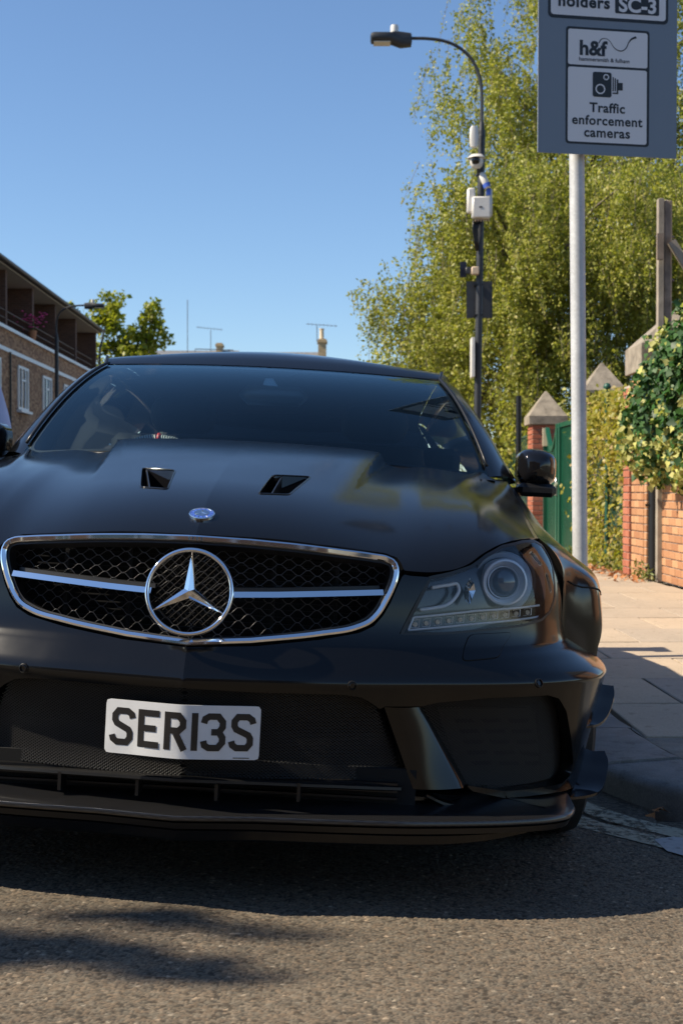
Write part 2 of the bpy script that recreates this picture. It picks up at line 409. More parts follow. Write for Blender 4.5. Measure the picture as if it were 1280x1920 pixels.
# nearest stretch of road: every chipping is real relief
RX0, RX1, RY0, RY1, RS_ = -1.0, 1.55, 2.02, 3.80, .0036
nx = int((RX1-RX0)/RS_); ny = int((RY1-RY0)/RS_)
X, Y = np.meshgrid(np.linspace(RX0, RX1, nx), np.linspace(RY0, RY1, ny), indexing='ij')
cell = .0088; ci = np.floor(X/cell).astype(int); cj = np.floor(Y/cell).astype(int)
gi0, gj0 = ci.min()-2, cj.min()-2; gn, gm = ci.max()-gi0+3, cj.max()-gj0+3
jx = rng.random((gn, gm)); jy = rng.random((gn, gm)); hgt = rng.random((gn, gm)); tone = rng.random((gn, gm)); hue = rng.random((gn, gm))
best = np.full(X.shape, 9.); sec = np.full(X.shape, 9.); bi = np.zeros(X.shape, int); bj = np.zeros(X.shape, int)
for a in (-1, 0, 1):
    for b in (-1, 0, 1):
        i = ci-gi0+a; j = cj-gj0+b; cx = (i+gi0+.08+.84*jx[i, j])*cell; cy = (j+gj0+.08+.84*jy[i, j])*cell
        d = np.hypot(X-cx, Y-cy)/cell; m = d < best; sec = np.where(m, best, np.minimum(sec, d)); bi = np.where(m, i, bi); bj = np.where(m, j, bj); best = np.minimum(best, d)
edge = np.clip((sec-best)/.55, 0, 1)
Zr = .0030*np.sqrt(edge)*(.55+.75*hgt[bi, bj])
Zr += road_z(X)-.003+.0015*np.sin(X*5.1+1)*np.sin(Y*6.3)
me = bpy.data.meshes.new('road_chippings'); nv = nx*ny
me.vertices.add(nv); me.vertices.foreach_set('co', np.stack([X, Y, Zr], -1).ravel())
idx = np.arange(nv).reshape(nx, ny); q = np.stack([idx[:-1, :-1], idx[1:, :-1], idx[1:, 1:], idx[:-1, 1:]], -1).reshape(-1, 4); nf = len(q)
me.loops.add(nf*4); me.loops.foreach_set('vertex_index', q.ravel()); me.polygons.add(nf); me.polygons.foreach_set('loop_start', np.arange(nf)*4); me.polygons.foreach_set('loop_total', np.full(nf, 4))
me.polygons.foreach_set('use_smooth', np.ones(nf, bool)); me.update(calc_edges=True)
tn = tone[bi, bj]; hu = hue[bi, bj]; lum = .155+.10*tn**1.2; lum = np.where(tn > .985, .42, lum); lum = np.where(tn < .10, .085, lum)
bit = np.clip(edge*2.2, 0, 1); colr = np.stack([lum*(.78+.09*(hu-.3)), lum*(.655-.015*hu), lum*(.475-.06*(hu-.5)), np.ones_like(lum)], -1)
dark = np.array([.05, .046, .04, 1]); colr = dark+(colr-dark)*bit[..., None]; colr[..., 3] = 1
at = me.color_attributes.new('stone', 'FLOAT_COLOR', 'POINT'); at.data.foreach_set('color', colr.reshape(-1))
near = obj('road_surface_chippings', me, M['asphalt_near']); tag(near, 'coarse brown-grey stone chippings of the road in front of the car', kind='stuff')

def stone_mat(name, c, var=.25, sc=3.0, spots=True):
    t = NT(name); v = t.coord(kind='Object'); ob = t.node('ShaderNodeObjectInfo')
    n = t.noise(v, sc, 8, .65); a = t.ramp(n.outputs[0], [(.25, tuple(x*(1-var) for x in c)), (.75, tuple(min(1, x*(1+var)) for x in c))])
    r = t.ramp(ob.outputs['Random'], [(0, (.86, .87, .9)), (1, (1.1, 1.06, 1.0))]); cc = t.mix(1.0, a, r, 'MULTIPLY')
    n2 = t.noise(v, 160, 4); f2 = t.ramp(n2.outputs[0], [(.3, (.8,)*3), (.7, (1.12,)*3)]); n3 = t.noise(v, 17, 3, .5); f3 = t.ramp(n3.outputs[0], [(.60, (1, 1, 1)), (.68, (.74, .73, .71))]); t.color(t.mix(1.0, t.mix(1.0, cc, f2, 'MULTIPLY'), f3, 'MULTIPLY')); t.set(Roughness=.88)
    t.bump(n2.outputs[0], .35, .003); return t.m
M['slab'] = stone_mat('paving_slab', (.43, .35, .262), .14, 2.2)
M['granite'] = stone_mat('kerb_granite', (.20, .195, .185), .28, 9)
M['joint'] = plain('joint_sand', (.075, .07, .05), .95, var=.4, vscale=30)
M['concrete'] = stone_mat('cast_concrete', (.27, .235, .185), .5, 6.5)
# pavement bed with the corner following the kerb
def kerb_off(d, n=160):
    K = smoothline(KERB[1:], n); K = np.vstack([KERB[:1], K]); T = np.gradient(K, axis=0); T /= np.linalg.norm(T, axis=1, keepdims=True); Nn = np.stack([-T[:, 1], T[:, 0]], 1)
    return K+Nn*d, K, Nn
KO, KK, KN = kerb_off(.30)
mb = MB(); bed = [(x, y) for x, y in KO[:-1]]+[(14, 3.95), (14, 140)]
mb.add([(x, y, PAVE-.028) for x, y in bed], [tuple(range(len(bed)))[::-1]]); pv = mb.build('pavement', M['joint'], recalc=True); tag(pv, kind='structure')
def wonky(a, b, bev=.0025, amp=.002):
    mb = MB().box(a, b, bev); r = random.Random(hash((round(a[0], 3), round(a[1], 3))))
    mb.V = [(v[0]+r.uniform(-amp, amp), v[1]+r.uniform(-amp, amp), v[2]+r.uniform(-amp*.35, amp*.35)) for v in mb.V]; return mb
def kx_back(y):
    m = KO[:, 1] < 60; k = np.argsort(KO[m][:, 1]); return float(np.interp(y, KO[m][k, 1], KO[m][k, 0]))
inf = [(a, b) for a, b in KO if 3.8 < b < 5.0 and a < 2.9]; inf = [(1.062, 5.0)]+inf+[(2.93, inf[-1][1]), (2.93, 5.0)]
MB().add([(a, b, PAVE-.005) for a, b in inf], [tuple(range(len(inf)))]).build('infill_paving', M['concrete'], pv, recalc=True)
y = 4.76; row = 0
while y < 16.5:
    D_ = .74; x = max(kx_back(y+.02), kx_back(y+D_)) if y > 4.6 else kx_back(y+.1)+.02; first = True; x0 = 1.06 if y > 5 else x
    widths = [.62*(.5 if row % 2 else 1.0)]+[.62]*3
    x = x0
    for w in widths:
        x1 = min(x+w, 2.93)
        if x1-x > .08:
            a = (x+.006, y+.006, PAVE-.05); b = (x1-.006, y+D_-.006, PAVE+.001*((row*7+int(x*10)) % 3))
            wonky((a[0]-(x+x1)/2, a[1]-y, a[2]-PAVE), (b[0]-(x+x1)/2, b[1]-y, b[2]-PAVE)).build('paving_slab', M['slab'], pv, loc=((x+x1)/2, y, PAVE))
        x = x1
    y += D_; row += 1
mb = MB().add([(1.06, y+.004, PAVE-.002), (2.93, y+.004, PAVE-.002), (2.93, 140, PAVE-.002), (1.06, 140, PAVE-.002)], [(0,1,2,3)])
mb.build('far_paving', M['slab'], pv)
# kerb stones, each a block following the line
Lk = np.concatenate([[0], np.cumsum(np.linalg.norm(np.diff(KK, axis=0), axis=1))])
s0 = Lk[np.argmin(np.abs(KK[:, 1]-16))]; s1 = Lk[-1]-8; s_ = s0
while s_ < s1:
    e_ = s_+(.92 if s_ < Lk[np.argmin(np.abs(KK[:, 1]-5.2))] else .62); q = np.linspace(s_+.009, e_-.009, 7); P = np.stack([np.interp(q, Lk, KK[:, k]) for k in (0, 1)], 1); N = np.stack([np.interp(q, Lk, KN[:, k]) for k in (0, 1)], 1)
    G = []; r = random.Random(int(s_*100)); dz = r.uniform(-.004, .004)
    for p, n in zip(P, N):
        row_ = []
        for (o, z) in ((0,-.14), (0, PAVE-.028), (.004, PAVE-.012), (.014, PAVE-.003), (.03, PAVE), (.27, PAVE+.002), (.292, PAVE-.004), (.296, PAVE-.05)): row_.append((p[0]+n[0]*o+r.uniform(-.006, .006), p[1]+n[1]*o+r.uniform(-.006, .006), z+dz+r.uniform(-.0035, .0035)))
        G.append(row_)
    mb = MB().grid(G); mb.add(G[0], [tuple(range(8))]); mb.add(G[-1], [tuple(range(7, -1, -1))])
    k = mb.build('kerb_stone', M['granite'], pv, True, 50, recalc=True); s_ = e_
mb = MB(); far = [(KK[0][0], KK[0][1]), (KK[0][0], 16.4)]
mb.box((.74, 16.3, -.14), (1.04, 140, PAVE)); mb.build('far_kerb', M['granite'], pv)
# worn double yellow lines and a concrete gutter patch
def worn(name, c, lo, hi):
    t = NT(name); v = t.coord(); n = t.noise(v, 9, 10, .8); n2 = t.noise(v, 45, 4); mx = t.mix(.35, n.outputs[0], n2.outputs[0]); f = t.ramp(mx, [(lo, (0,0,0)), (hi, (1,1,1))])
    t.color(t.ramp(n2.outputs[0], [(.2, tuple(x*.7 for x in c)), (.8, c)])); t.set(Roughness=.8); tr_ = t.node('ShaderNodeBsdfTransparent'); mxs = t.node('ShaderNodeMixShader')
    t.link(f, mxs.inputs[0]); t.link(tr_.outputs[0], mxs.inputs[1]); t.link(t.b.outputs[0], mxs.inputs[2]); t.link(mxs.outputs[0], t.out.inputs[0]); return t.m
M['yellow'] = worn('worn_yellow_paint', (.40, .37, .27), .40, .52); M['gutter'] = worn('gutter_cement', (.22, .215, .20), .38, .52)
def strip(d0, d1, z, name, mat):
    A = kerb_off(d0)[0]; B = kerb_off(d1)[0]; G = []
    for a, b in zip(A, B):
        if 2.0 < a[1] < 9: G.append([(a[0], a[1], float(road_z(a[0]))+z), ((a[0]+b[0])/2, (a[1]+b[1])/2, float(road_z((a[0]+b[0])/2))+z), (b[0], b[1], float(road_z(b[0]))+z)])
    o = MB().grid(G).build(name, mat, recalc=True); tag(o, kind='structure'); return o
strip(-.15, -.25, .0025, 'road_marking', M['yellow']); strip(-.28, -.38, .0025, 'road_marking', M['yellow'])

pp_ = []
for px, py in ((1226,1574),(1262,1569),(1300,1574),(1330,1604),(1286,1606),(1250,1596)):
    d = ray(px, py); t_ = 3.6
    for _ in range(12): t_ = (float(road_z(d[0]*t_))+.0035-HC)/d[2]
    pp_.append((d[0]*t_, d[1]*t_, float(road_z(d[0]*t_))+.0035))
M['cement'] = worn('pale_cement', (.42, .42, .41), .30, .46)
tag(MB().add(pp_, [tuple(range(len(pp_)))]).build('road_patch', M['cement'], recalc=True), kind='structure')

# ---------------------------------------------------------------- the parked car: body
car = empty('parked_car', CAR_POS, (0, 0, 0))
car.rotation_mode = 'QUATERNION'; car.rotation_quaternion = Matrix(RC.tolist()).to_quaternion()
tag(car, 'satin black two-door coupe with star grille and number plate SER13S parked by the kerb', 'car')
def tr(pts, n=None, surf=None):
    P = (surf or FS).trace(pts); return P
HOODLINE = [(480,1008),(600,1021),(680,1031),(722,1037),(744,1045),(753,1058),(757,1070),(768,1075),(800,1077),(845,1071),(875,1059),(905,1038),(942,1019),(980,1010),(999,1008),(1009,1010)]
HSMOOTH = [(480,1014),(600,1034),(690,1056),(745,1068),(800,1073),(845,1069),(875,1059),(905,1038),(942,1019),(980,1010),(999,1008),(1009,1010)]
hl_uv = np.vstack([[(0, tr([(357,1003)])[0][1])], tr(HSMOOTH)])
hl_xyz = front(hl_uv[:, 0], hl_uv[:, 1])
edge_front = hl_xyz[-1]; edge_rear = at_y(950, 903, 1.46)
# hood: loft from that line back to the windscreen
nA = len(hl_xyz); HS = np.concatenate([[0], np.cumsum(np.abs(np.diff(hl_xyz[:, 0]))+.25*np.abs(np.diff(hl_xyz[:, 2])))]); HSM = HS[-1]; HTM = 1.05
fx = hl_xyz[:, 0]/edge_front[0]
Bx = fx*edge_rear[0]
HB = np.stack([Bx, 1.13+(edge_rear[1]-1.13)*fx**2.2, .994+(edge_rear[2]-.994)*fx**2.2], 1)
TAv = np.stack([(HB[:, 0]-hl_xyz[:, 0]), .70-.05*fx+.15*sstep(.8,1,fx), .42+.10*sstep(.5,.68,fx)-.42*sstep(.72,1,fx)], 1)
TBv = np.stack([(HB[:, 0]-hl_xyz[:, 0]), 1.2-.2*fx, .14+0*fx], 1)
HF = np.concatenate([hl_xyz, HB, TAv, TBv], 1)
def hood_fn(s, t):
    s, t = np.broadcast_arrays(np.asarray(s, float), np.asarray(t, float)); q = pchip(HS, HF, np.clip(s, 0, HSM)); t = np.clip(t/HTM, -.02, 1.02)[..., None]
    A, B, TA, TB = q[..., 0:3], q[..., 3:6], q[..., 6:9], q[..., 9:12]
    P = (2*t**3-3*t**2+1)*A + (t**3-2*t**2+t)*TA + (-2*t**3+3*t**2)*B + (t**3-t**2)*TB
    tt = t[..., 0]; x = P[..., 0]
    xd = .27+.13*tt; amp = .028*sstep(.40, 1.0, tt)
    P = P.copy(); P[..., 2] += amp*(1-sstep(xd-.010, xd+.010, x)) - .012*sstep(.45,1,tt)*np.exp(-((x-xd-.05)/.05)**2)
    xr = .46+.245*tt; P[..., 2] += .014*sstep(.45,.8,tt)*np.exp(-((x-xr)/.024)**2)*(1-.0*tt)
    return P
HSURF = Surf(hood_fn, 0, HSM, 0, HTM, 160, 160)
ventq = HSURF.trace([(511,891),(583,894),(542,928),(484,926)])
def rc(P, k=.12, n=4):
    """round the corners of a small polygon"""
    P = np.asarray(P, float); m = len(P); R = []
    for i in range(m):
        a, b, c = P[i-1], P[i], P[(i+1) % m]; p0 = b+(a-b)*k; p1 = b+(c-b)*k
        for j in range(n+1):
            t = j/n; R.append((1-t)**2*p0+2*t*(1-t)*b+t*t*p1)
    return np.array(R)
vent_loop = rc(ventq, .1, 3)
sline = np.stack([np.linspace(0, HSM, 90), np.zeros(90)], 1)
ht = HSURF.trace(HOODLINE[:-2]); ht[:, 1] = np.maximum(ht[:, 1], 0)
hood_out = np.vstack([[(0, max(HSURF.inv(357, 1001)[1], 0))], ht, [(HSM, 0)], [(HSM, HTM*.5), (HSM, HTM)], np.stack([np.linspace(HSM, 0, 40), np.full(40, HTM)], 1)[1:], [(0, HTM*.5)]])
hood = patch('hood', HSURF, hood_out, [vent_loop], .0085, M['paint'], car, .012, True, bstep=.009)
for sgn in (1, -1):                                                # the two air outlets in the hood
    L = resample(vent_loop, .006, True); top = HSURF.fn(L[:, 0], L[:, 1]); n = HSURF.normal(L[:, 0], L[:, 1]); m = len(L); mb = MB()
    c = top.mean(0); low = c + (top-c)*[.86, .8, .8] + np.array([0, .012, -.042])
    low2 = low.copy(); low2[:, 2] -= .02*np.clip((low[:, 1]-c[1])/.05, -1, 1)
    V = list(top-n*.0015)+list(low2); mb.add(V, [(i, (i+1) % m, m+(i+1) % m, m+i) for i in range(m)]+[tuple(range(m, 2*m))])
    hv_ = mb.build('hood_vent', M['gloss'], hood, True, 40, mirror=sgn < 0)
    MB().tube(top+n*.0004, .0021, 6, True).build('vent_rim', M['gloss'], hood, True, None, mirror=sgn < 0)
    a = HSURF.fn(*ventq[0]); b = HSURF.fn(*ventq[3]); a2 = a*.62+HSURF.fn(*ventq[1])*.0+ .38*HSURF.fn(*ventq[0]); mid0 = a+(HSURF.fn(*ventq[1])-a)*(.22 if sgn > 0 else .84); mid1 = b+(HSURF.fn(*ventq[2])-b)*(.38 if sgn > 0 else .62)
    f = MB(); f.add([mid0-[0,0,.002], mid1-[0,0,.002], mid1-[0,0,.04], mid0-[0,0,.045], mid0+[.003,0,-.002], mid1+[.003,0,-.002], mid1+[.003,0,-.04], mid0+[.003,0,-.045]], [(0,1,2,3),(7,6,5,4),(0,4,5,1),(1,5,6,2),(3,2,6,7),(0,3,7,4)])
    f.build('vent_fin', M['trim'], hood, mirror=sgn < 0)
# round hood badge
bq = HSURF.inv(373, 965); bq = np.array([0, bq[1]]); bc = hood_fn(0, bq[1]); bn = Vector(HSURF.normal(.002, bq[1])); bn.x = 0; bn.normalize()
badge_m = Matrix.Translation(Vector(bc)+bn*.002) @ bn.to_track_quat('Z', 'Y').to_matrix().to_4x4()
M['badgeblue'] = plain('badge_blue', (.05, .11, .45), .25, coat=.5)
M['badgesilver'] = plain('badge_silver', (.62, .66, .72), .2, 1.0)
def placed(mb, name, mat, parent, mtx, smooth=True, sharp=35):
    o = mb.build(name, mat, parent, smooth, sharp); o.data.transform(mtx); return o
hb = placed(MB().lathe([(.0285,-.004),(.0285,.002),(.0275,.0032),(.0255,.0034),(.025,.002)], 40), 'hood_badge', M['chrome'], car, badge_m)
placed(MB().lathe([(.0252,.0010),(.0252,.0024),(.0175,.0032),(.0172,.0028)], 40), 'enamel_ring', M['badgeblue'], hb, badge_m)
placed(MB().lathe([(.0174,.0010),(.0174,.0034),(.001,.0042)], 40), 'badge_centre', M['badgesilver'], hb, badge_m)
def star3(r, w, h, back, rot=math.pi/2):
    """three-pointed star with a raised ridge on every ray"""
    V = [(0, 0, h)]; Fc = []; tips = []; val = []
    for k in range(3):
        a = rot+k*2*math.pi/3; tips.append((r*math.cos(a), r*math.sin(a), back+h*.12)); a2 = a+math.pi/3; val.append((w*math.cos(a2), w*math.sin(a2), back))
    V += tips+val                                                   # 1..3 tips, 4..6 valleys
    for k in range(3):
        Fc += [(0, 4+(k-1) % 3, 1+k), (0, 1+k, 4+k)]
    V += [(x, y, back-.004) for (x, y, z) in tips+val]
    for k in range(3):
        Fc += [(4+(k-1) % 3, 10+(k-1) % 3, 7+k, 1+k), (1+k, 7+k, 10+k, 4+k)]
    Fc.append((7, 12, 9, 11, 8, 10)); return MB().add(V, Fc)
placed(star3(.0165, .0032, .0062, .0036), 'badge_star', M['chrome'], hb, badge_m, False)
for k in range(28):                                                # wreath strokes and letters of the badge rim
    a = 2*math.pi*k/28; f = MB(); r0, r1 = .0192, .0236
    if 9 < k < 19 and False: continue
    wd = .0009; dx, dy = math.cos(a), math.sin(a)
    f.obox(((r0+r1)/2*dx, (r0+r1)/2*dy, .0033), ((r1-r0)/2*dx, (r1-r0)/2*dy, 0), (-wd*dy, wd*dx, 0), (0, 0, .0004))
    if k % 2 == 0: placed(f, 'wreath_mark', M['badgesilver'], hb, badge_m, False)

# ---- bumper with its openings
GR = [(480,1012),(600,1026),(680,1037),(722,1042),(741,1051),(748,1064),(747,1082),(740,1100),(728,1128),(714,1152),(698,1170),(672,1183),(600,1196),(480,1208)]
HLO = [(806,1082),(790,1109),(770,1145),(748,1190),(790,1191),(830,1190),(905,1184),(980,1175),(1017,1164),(1032,1149),(1041,1122),(1040,1085),(1032,1047),(1019,1022)]
cz = lambda y, x=357: tr([(x, y)])[0][1]
YW, ZW, RW = .85, .335, .332                                        # front wheel arch
arch = []
uu = np.linspace(.5, UMAX, 400)
for z in np.linspace(.20, .56, 22):
    yy = YW-math.sqrt(max(RW**2-(z-ZW)**2, 0)) if abs(z-ZW) < RW else YW
    P = front(uu, np.full(400, z)); yy = yy if z < .475 else .60; k = np.argmin(np.abs(P[:, 1]-min(yy, .60))); arch.append((uu[k], z))
arch = np.array(arch)[::-1]
BOT = [(1054,1484),(1016,1490),(945,1497),(885,1484)]
NOTCH = [(874,1473),(945,1484),(1016,1477),(1054,1469),(1069,1453),(1074,1431),(1070,1382),(1062,1335),(1048,1310),(1027,1304),(917,1309),(819,1318),(789,1325),(721,1325),(712,1331),(699,1320),(677,1308),(644,1303),(560,1301),(480,1299)]
ht_uv = tr(HLO); top_end = np.array([ht_uv[-1], (arch[0][0], ht_uv[-1][1]-.01)])
outer = np.vstack([[(0, cz(1214))], tr(GR[::-1]), ht_uv, top_end[1:], arch, tr(BOT), tr(NOTCH), [(0, cz(1291))]])
# outline follows the grille upwards on its right side, then the hood line, then the headlight
i_g = [k for k in range(len(GR))][::-1]
outer = np.vstack([[(0, cz(1214))], tr([(480,1212),(600,1200),(674,1187),(701,1174),(718,1155),(732,1131),(744,1103),(752,1085),(756,1077),(770,1080),(800,1082)]), ht_uv, top_end[1:], arch, tr(BOT), tr(NOTCH), [(0, cz(1291))]])
bumper = patch('front_bumper', FS, outer, [], .012, M['paint'], car, .03, True, bstep=.008, extra=np.array([(u, z) for u in np.arange(.006, UMAX, .01) for z in (.474, .481, .489, .53, .56)]))
def disc_on(px, py, r, name, mat, parent, both=True, depth=.004, prof=None):
    q = FS.inv(px, py); c = Vector(front(*q)); n = Vector(FS.normal(*q)); outs = []
    for sg in ((1, -1) if both else (1,)):
        cc = Vector((c.x*sg, c.y, c.z)); nn = Vector((n.x*sg, n.y, n.z)); mt = Matrix.Translation(cc) @ nn.to_track_quat('Z', 'Y').to_matrix().to_4x4()
        outs.append(placed(MB().lathe(prof or [(r,-depth),(r,depth*.4),(r*.86,depth*.6),(r*.8,depth*.1)], 24), name, mat, parent, mt))
    return outs
for (px, py) in ((660,1286),(1010,1281)):
    for o in disc_on(px, py, .0105, 'parking_sensor', M['trim'], bumper): pass
    for o in disc_on(px, py, .0072, 'sensor_face', M['gloss'], bumper, depth=.005): pass
wc = rc(tr([(880,1190),(960,1186),(935,1233),(866,1240)]), .16, 4)
for sg in (1, -1):                                                  # headlight washer covers
    patch('washer_cover', FS, wc, [], .02, M['paint'], bumper, .004, False, sg < 0, off=.0022, bstep=.004)
    g = resample(wc, .004, True); P = front(g[:, 0], g[:, 1]); N = FS.normal(g[:, 0], g[:, 1])
    MB().tube(P+N*.0004, .0016, 5, True).build('cover_gap', M['dark'], bumper, True, None, mirror=sg < 0)

# ---- radiator grille: frame, bar, star, mesh
def ribbon(P, N, prof, closed=False):
    """sweep a profile (side, out) along points P on a surface with normals N"""
    P = np.asarray(P); N = np.asarray(N); m = len(P); G = []
    for i in range(m):
        a = P[(i+1) % m] if (closed or i < m-1) else P[i]; b = P[i-1] if (closed or i > 0) else P[i]; t = a-b; t = t/np.linalg.norm(t); sd = np.cross(N[i], t); sd /= np.linalg.norm(sd)
        G.append([tuple(P[i]+sd*p[0]+N[i]*p[1]) for p in prof]+[tuple(P[i]+sd*prof[0][0]+N[i]*prof[0][1])])
    return MB().grid(G, closed)
FR = [(470,1017),(560,1026),(640,1036),(700,1044),(724,1048.5),(737,1056),(741.5,1068),(740,1084),(733,1104),(721,1128),(708,1149),(692,1165),(668,1176),(600,1188.5),(470,1202)]
fr_uv = np.vstack([[(0, cz(1009.5))], tr(FR), [(0, cz(1206))]])
sm = smoothline(np.vstack([fr_uv[1:-1]]), 90)
half = np.vstack([[fr_uv[0]], np.linspace(fr_uv[0], sm[0], 8)[1:-1], sm, np.linspace(sm[-1], fr_uv[-1], 8)[1:-1], [fr_uv[-1]]])
Pf = front(half[:, 0], half[:, 1]); Nf = FS.normal(np.maximum(half[:, 0], .01), half[:, 1]); Nf[0] = Nf[1]*[0, 1, 1]; Nf[-1] = Nf[-2]*[0, 1, 1]
Pc = np.vstack([Pf, (Pf[1:-1]*[-1, 1, 1])[::-1]]); Nc = np.vstack([Nf, (Nf[1:-1]*[-1, 1, 1])[::-1]]); Nc /= np.linalg.norm(Nc, axis=1, keepdims=True)
prof = [(-.0068,-.03),(-.0068,.002),(-.0055,.0045),(.0015,.0075),(.0055,.006),(.0068,.003),(.0068,-.03)]
gframe = ribbon(Pc, Nc, prof, True).build('grille_frame', M['chrome'], car, True, 22, recalc=True)
prof2 = [(.0080,-.03),(.0080,.001),(.0108,.002),(.0118,-.03)]
for p_ in (prof2, [(-a, b) for a, b in prof2]):
    if p_ is prof2: pass
ribbon(Pc, Nc, [(-.0112,-.03),(-.0112,-.003),(-.0070,-.003),(-.0070,-.03)], True).build('frame_seal', M['trim'], gframe, True, 30, recalc=True)
STAR_C = np.array([0, -.022, at_y(357, 1110, -.022)[2]]); tilt = rad(-12)
star_m = Matrix.Translation(Vector(STAR_C)) @ Matrix.Rotation(math.pi/2+tilt, 4, 'X')
RS = .0888
star = placed(MB().lathe([(RS+.0050*math.cos(a), .0062*math.sin(a)) for a in np.linspace(0, 2*math.pi, 17)], 96, cap=False), 'star_emblem', M['chrome'], car, star_m, True, None)
placed(star3(RS+.001, .0130, .0115, -.001), 'three_pointed_star', M['chrome'], star, star_m, False)
GB = [(438,1115.5),(520,1115.5),(620,1113.5),(719,1111)]
for sg in (1, -1):
    q = resample(tr(GB), .02); P = front(q[:, 0], q[:, 1]); N = FS.normal(q[:, 0], q[:, 1])
    o = ribbon(P-N*.004, N, [(-.0082,-.02),(-.0080,.0),(-.0058,.0045),(.0068,.0012),(.0075,-.02)]).build('grille_bar', M['chrome'], car, True, 22, mirror=sg < 0, recalc=True)
    ribbon(P-N*.004, N, [(-.006,-.045),(-.006,-.0205),(.017,-.0205),(.020,-.045)]).build('bar_backing', M['trim'], o, True, 22, mirror=sg < 0, recalc=True)
GI = offs(FS, -.035)
gin = np.vstack([[(0, cz(1013))], tr([(600,1030),(724,1048),(741,1068),(721,1128),(692,1165),(600,1188)]), [(0, cz(1202))]])
mb = MB()
def wire(mb, surf, pts, poly, r, sg):
    run = []
    ok = in_poly(np.array(pts), poly)
    for p, k in list(zip(pts, ok))+[(None, False)]:
        if k: run.append(p)
        else:
            if len(run) > 2:
                a = np.array(run); X = surf.fn(a[:, 0], a[:, 1]); X[:, 0] *= sg; mb.tube(X, r, 3, cap=False)
            run = []
L = .043; Hh = .026
for sg in (1, -1):
    for k in range(-3, 21):
        for ph in (0, 1):
            z0 = .535+k*Hh*.5+.0
            us = np.arange(-.02, .47, .004)
            zz = z0+(Hh*.27)*np.cos(2*math.pi*us/L*1.0+math.pi*((k+ph) % 2))
            if ph == 0: wire(mb, GI, np.stack([np.abs(us), zz], 1), gin, .0011, sg)
mb.build('grille_mesh', M['meshmetal'], car, True, None, recalc=False)
# dark box with cooler fins behind the openings
cool = MB().box((-.52, .24, .2), (.52, .30, .745))
co = cool.build('radiator', M['dark'], car)
for k in range(14):
    MB().box((-.37, .175, .535+k*.016), (.37, .180, .538+k*.016)).build('radiator_fin', M['dark'], co)
for x in (-.3, -.16, .16, .3): MB().box((x, .14, .53), (x+.008, .155, .77)).build('grille_stay', M['dark'], co)
# fine mesh disc behind the star
mb = MB()
for k in range(-10, 11):
    for d in (1, -1):
        c = k*.0115; pts = []
        for t in np.linspace(-.09, .09, 14):
            x = (t*d+c)*.707; z = (t-c*d)*.707
            if x*x+z*z < .084**2: pts.append((x, .028, STAR_C[2]+z))
        if len(pts) > 2: mb.tube(pts, .0008, 3, cap=False)
mb.build('star_backing_mesh', M['intakemesh'], star)

# ---------------------------------------------------------------- lower front: meshes, plate, splitter, canards
ci_uv = np.vstack([[(0, cz(1286))], tr([(480,1294),(644,1298),(680,1303),(703,1317),(720,1349),(742,1404),(772,1470)]), [(0, cz(1470))]])
si_uv = tr([(783,1322),(819,1313),(917,1303),(1030,1299),(1053,1306),(1067,1335),(1075,1382),(1079,1431),(1073,1460),(1054,1476),(1016,1484),(945,1490),(864,1476)])
MI = offs(FS, -.03); MI2 = offs(FS, -.035)
def netting(name, surf, poly, pitch, r, parent, sides=(1, -1), asp=.62):
    """expanded-metal mesh: two crossing families of thin angled strips lying on a surface"""
    lo, hi = poly.min(0), poly.max(0); H = hi[1]-lo[1]; ts = np.linspace(0, 1, 26); U = []; Z = []; D = []
    n = int(((hi[0]-lo[0])+H/asp)/pitch)+1
    for d in (1, -1):
        for k in range(n):
            u0 = lo[0]-H/asp+k*pitch if d > 0 else lo[0]+k*pitch
            U.append(u0+d*ts*H/asp); Z.append(lo[1]+ts*H); D.append(d)
    U = np.array(U); Z = np.array(Z); D = np.array(D); ok = in_poly(np.stack([U.ravel(), Z.ravel()], 1), poly).reshape(U.shape)
    X = surf.fn(U.ravel(), Z.ravel()).reshape(U.shape+(3,)); N = surf.normal(U.ravel(), Z.ravel()).reshape(U.shape+(3,)); X = X+N*(.0004*D)[:, None, None]
    T = np.gradient(X, axis=1); S_ = np.cross(T, N); S_ /= np.maximum(np.linalg.norm(S_, axis=-1, keepdims=True), 1e-9); V = np.stack([X-S_*r, X+N*r*.8, X+S_*r], 2)
    good = ok[:, :-1] & ok[:, 1:]; mb = MB()
    for sg in sides:
        W = (V*[sg, 1, 1]).reshape(-1, 3); m = U.shape[1]; Fc = []
        for i, j in zip(*np.nonzero(good)):
            a = (i*m+j)*3; b = a+3; Fc += [(a, a+1, b+1, b), (a+1, a+2, b+2, b+1)]
        if sg < 0: Fc = [f[::-1] for f in Fc]
        used = sorted({k for f in Fc for k in f}); mp = {k: i for i, k in enumerate(used)}
        mb.add(W[used].tolist(), [tuple(mp[k] for k in f) for f in Fc])
    return mb.build(name, M['intakemesh'], parent, True, None)
netting('intake_mesh', MI, ci_uv, .0092, .0011, car)
for sg in (1, -1): netting('side_intake_mesh', MI2, si_uv, .0092, .0011, car, (sg,))
# cooler panels with louvres behind the side meshes
M['cooler'] = plain('cooler_black', (.028, .025, .021), .5)
SI = offs(FS, -.075)
for sg in (1, -1):
    p = SI.trace([(822,1330),(1000,1326),(1010,1470),(868,1470)])
    c = patch('side_cooler', SI, p, [], .05, M['cooler'], car, .01, False, sg < 0)
    for r_ in range(5):
        for k in range(3):
            y = 1348+r_*20; x0 = 850+r_*8+k*50; q = offs_cache.trace([(x0,y),(x0+40,y-1),(x0+40,y+5),(x0,y+6)]) if False else SI.trace([(x0,y),(x0+40,y-1),(x0+40,y+6),(x0,y+7)])
            patch('louvre_slot', SI, q, [], .03, M['dark'], c, .002, False, sg < 0, off=.002)
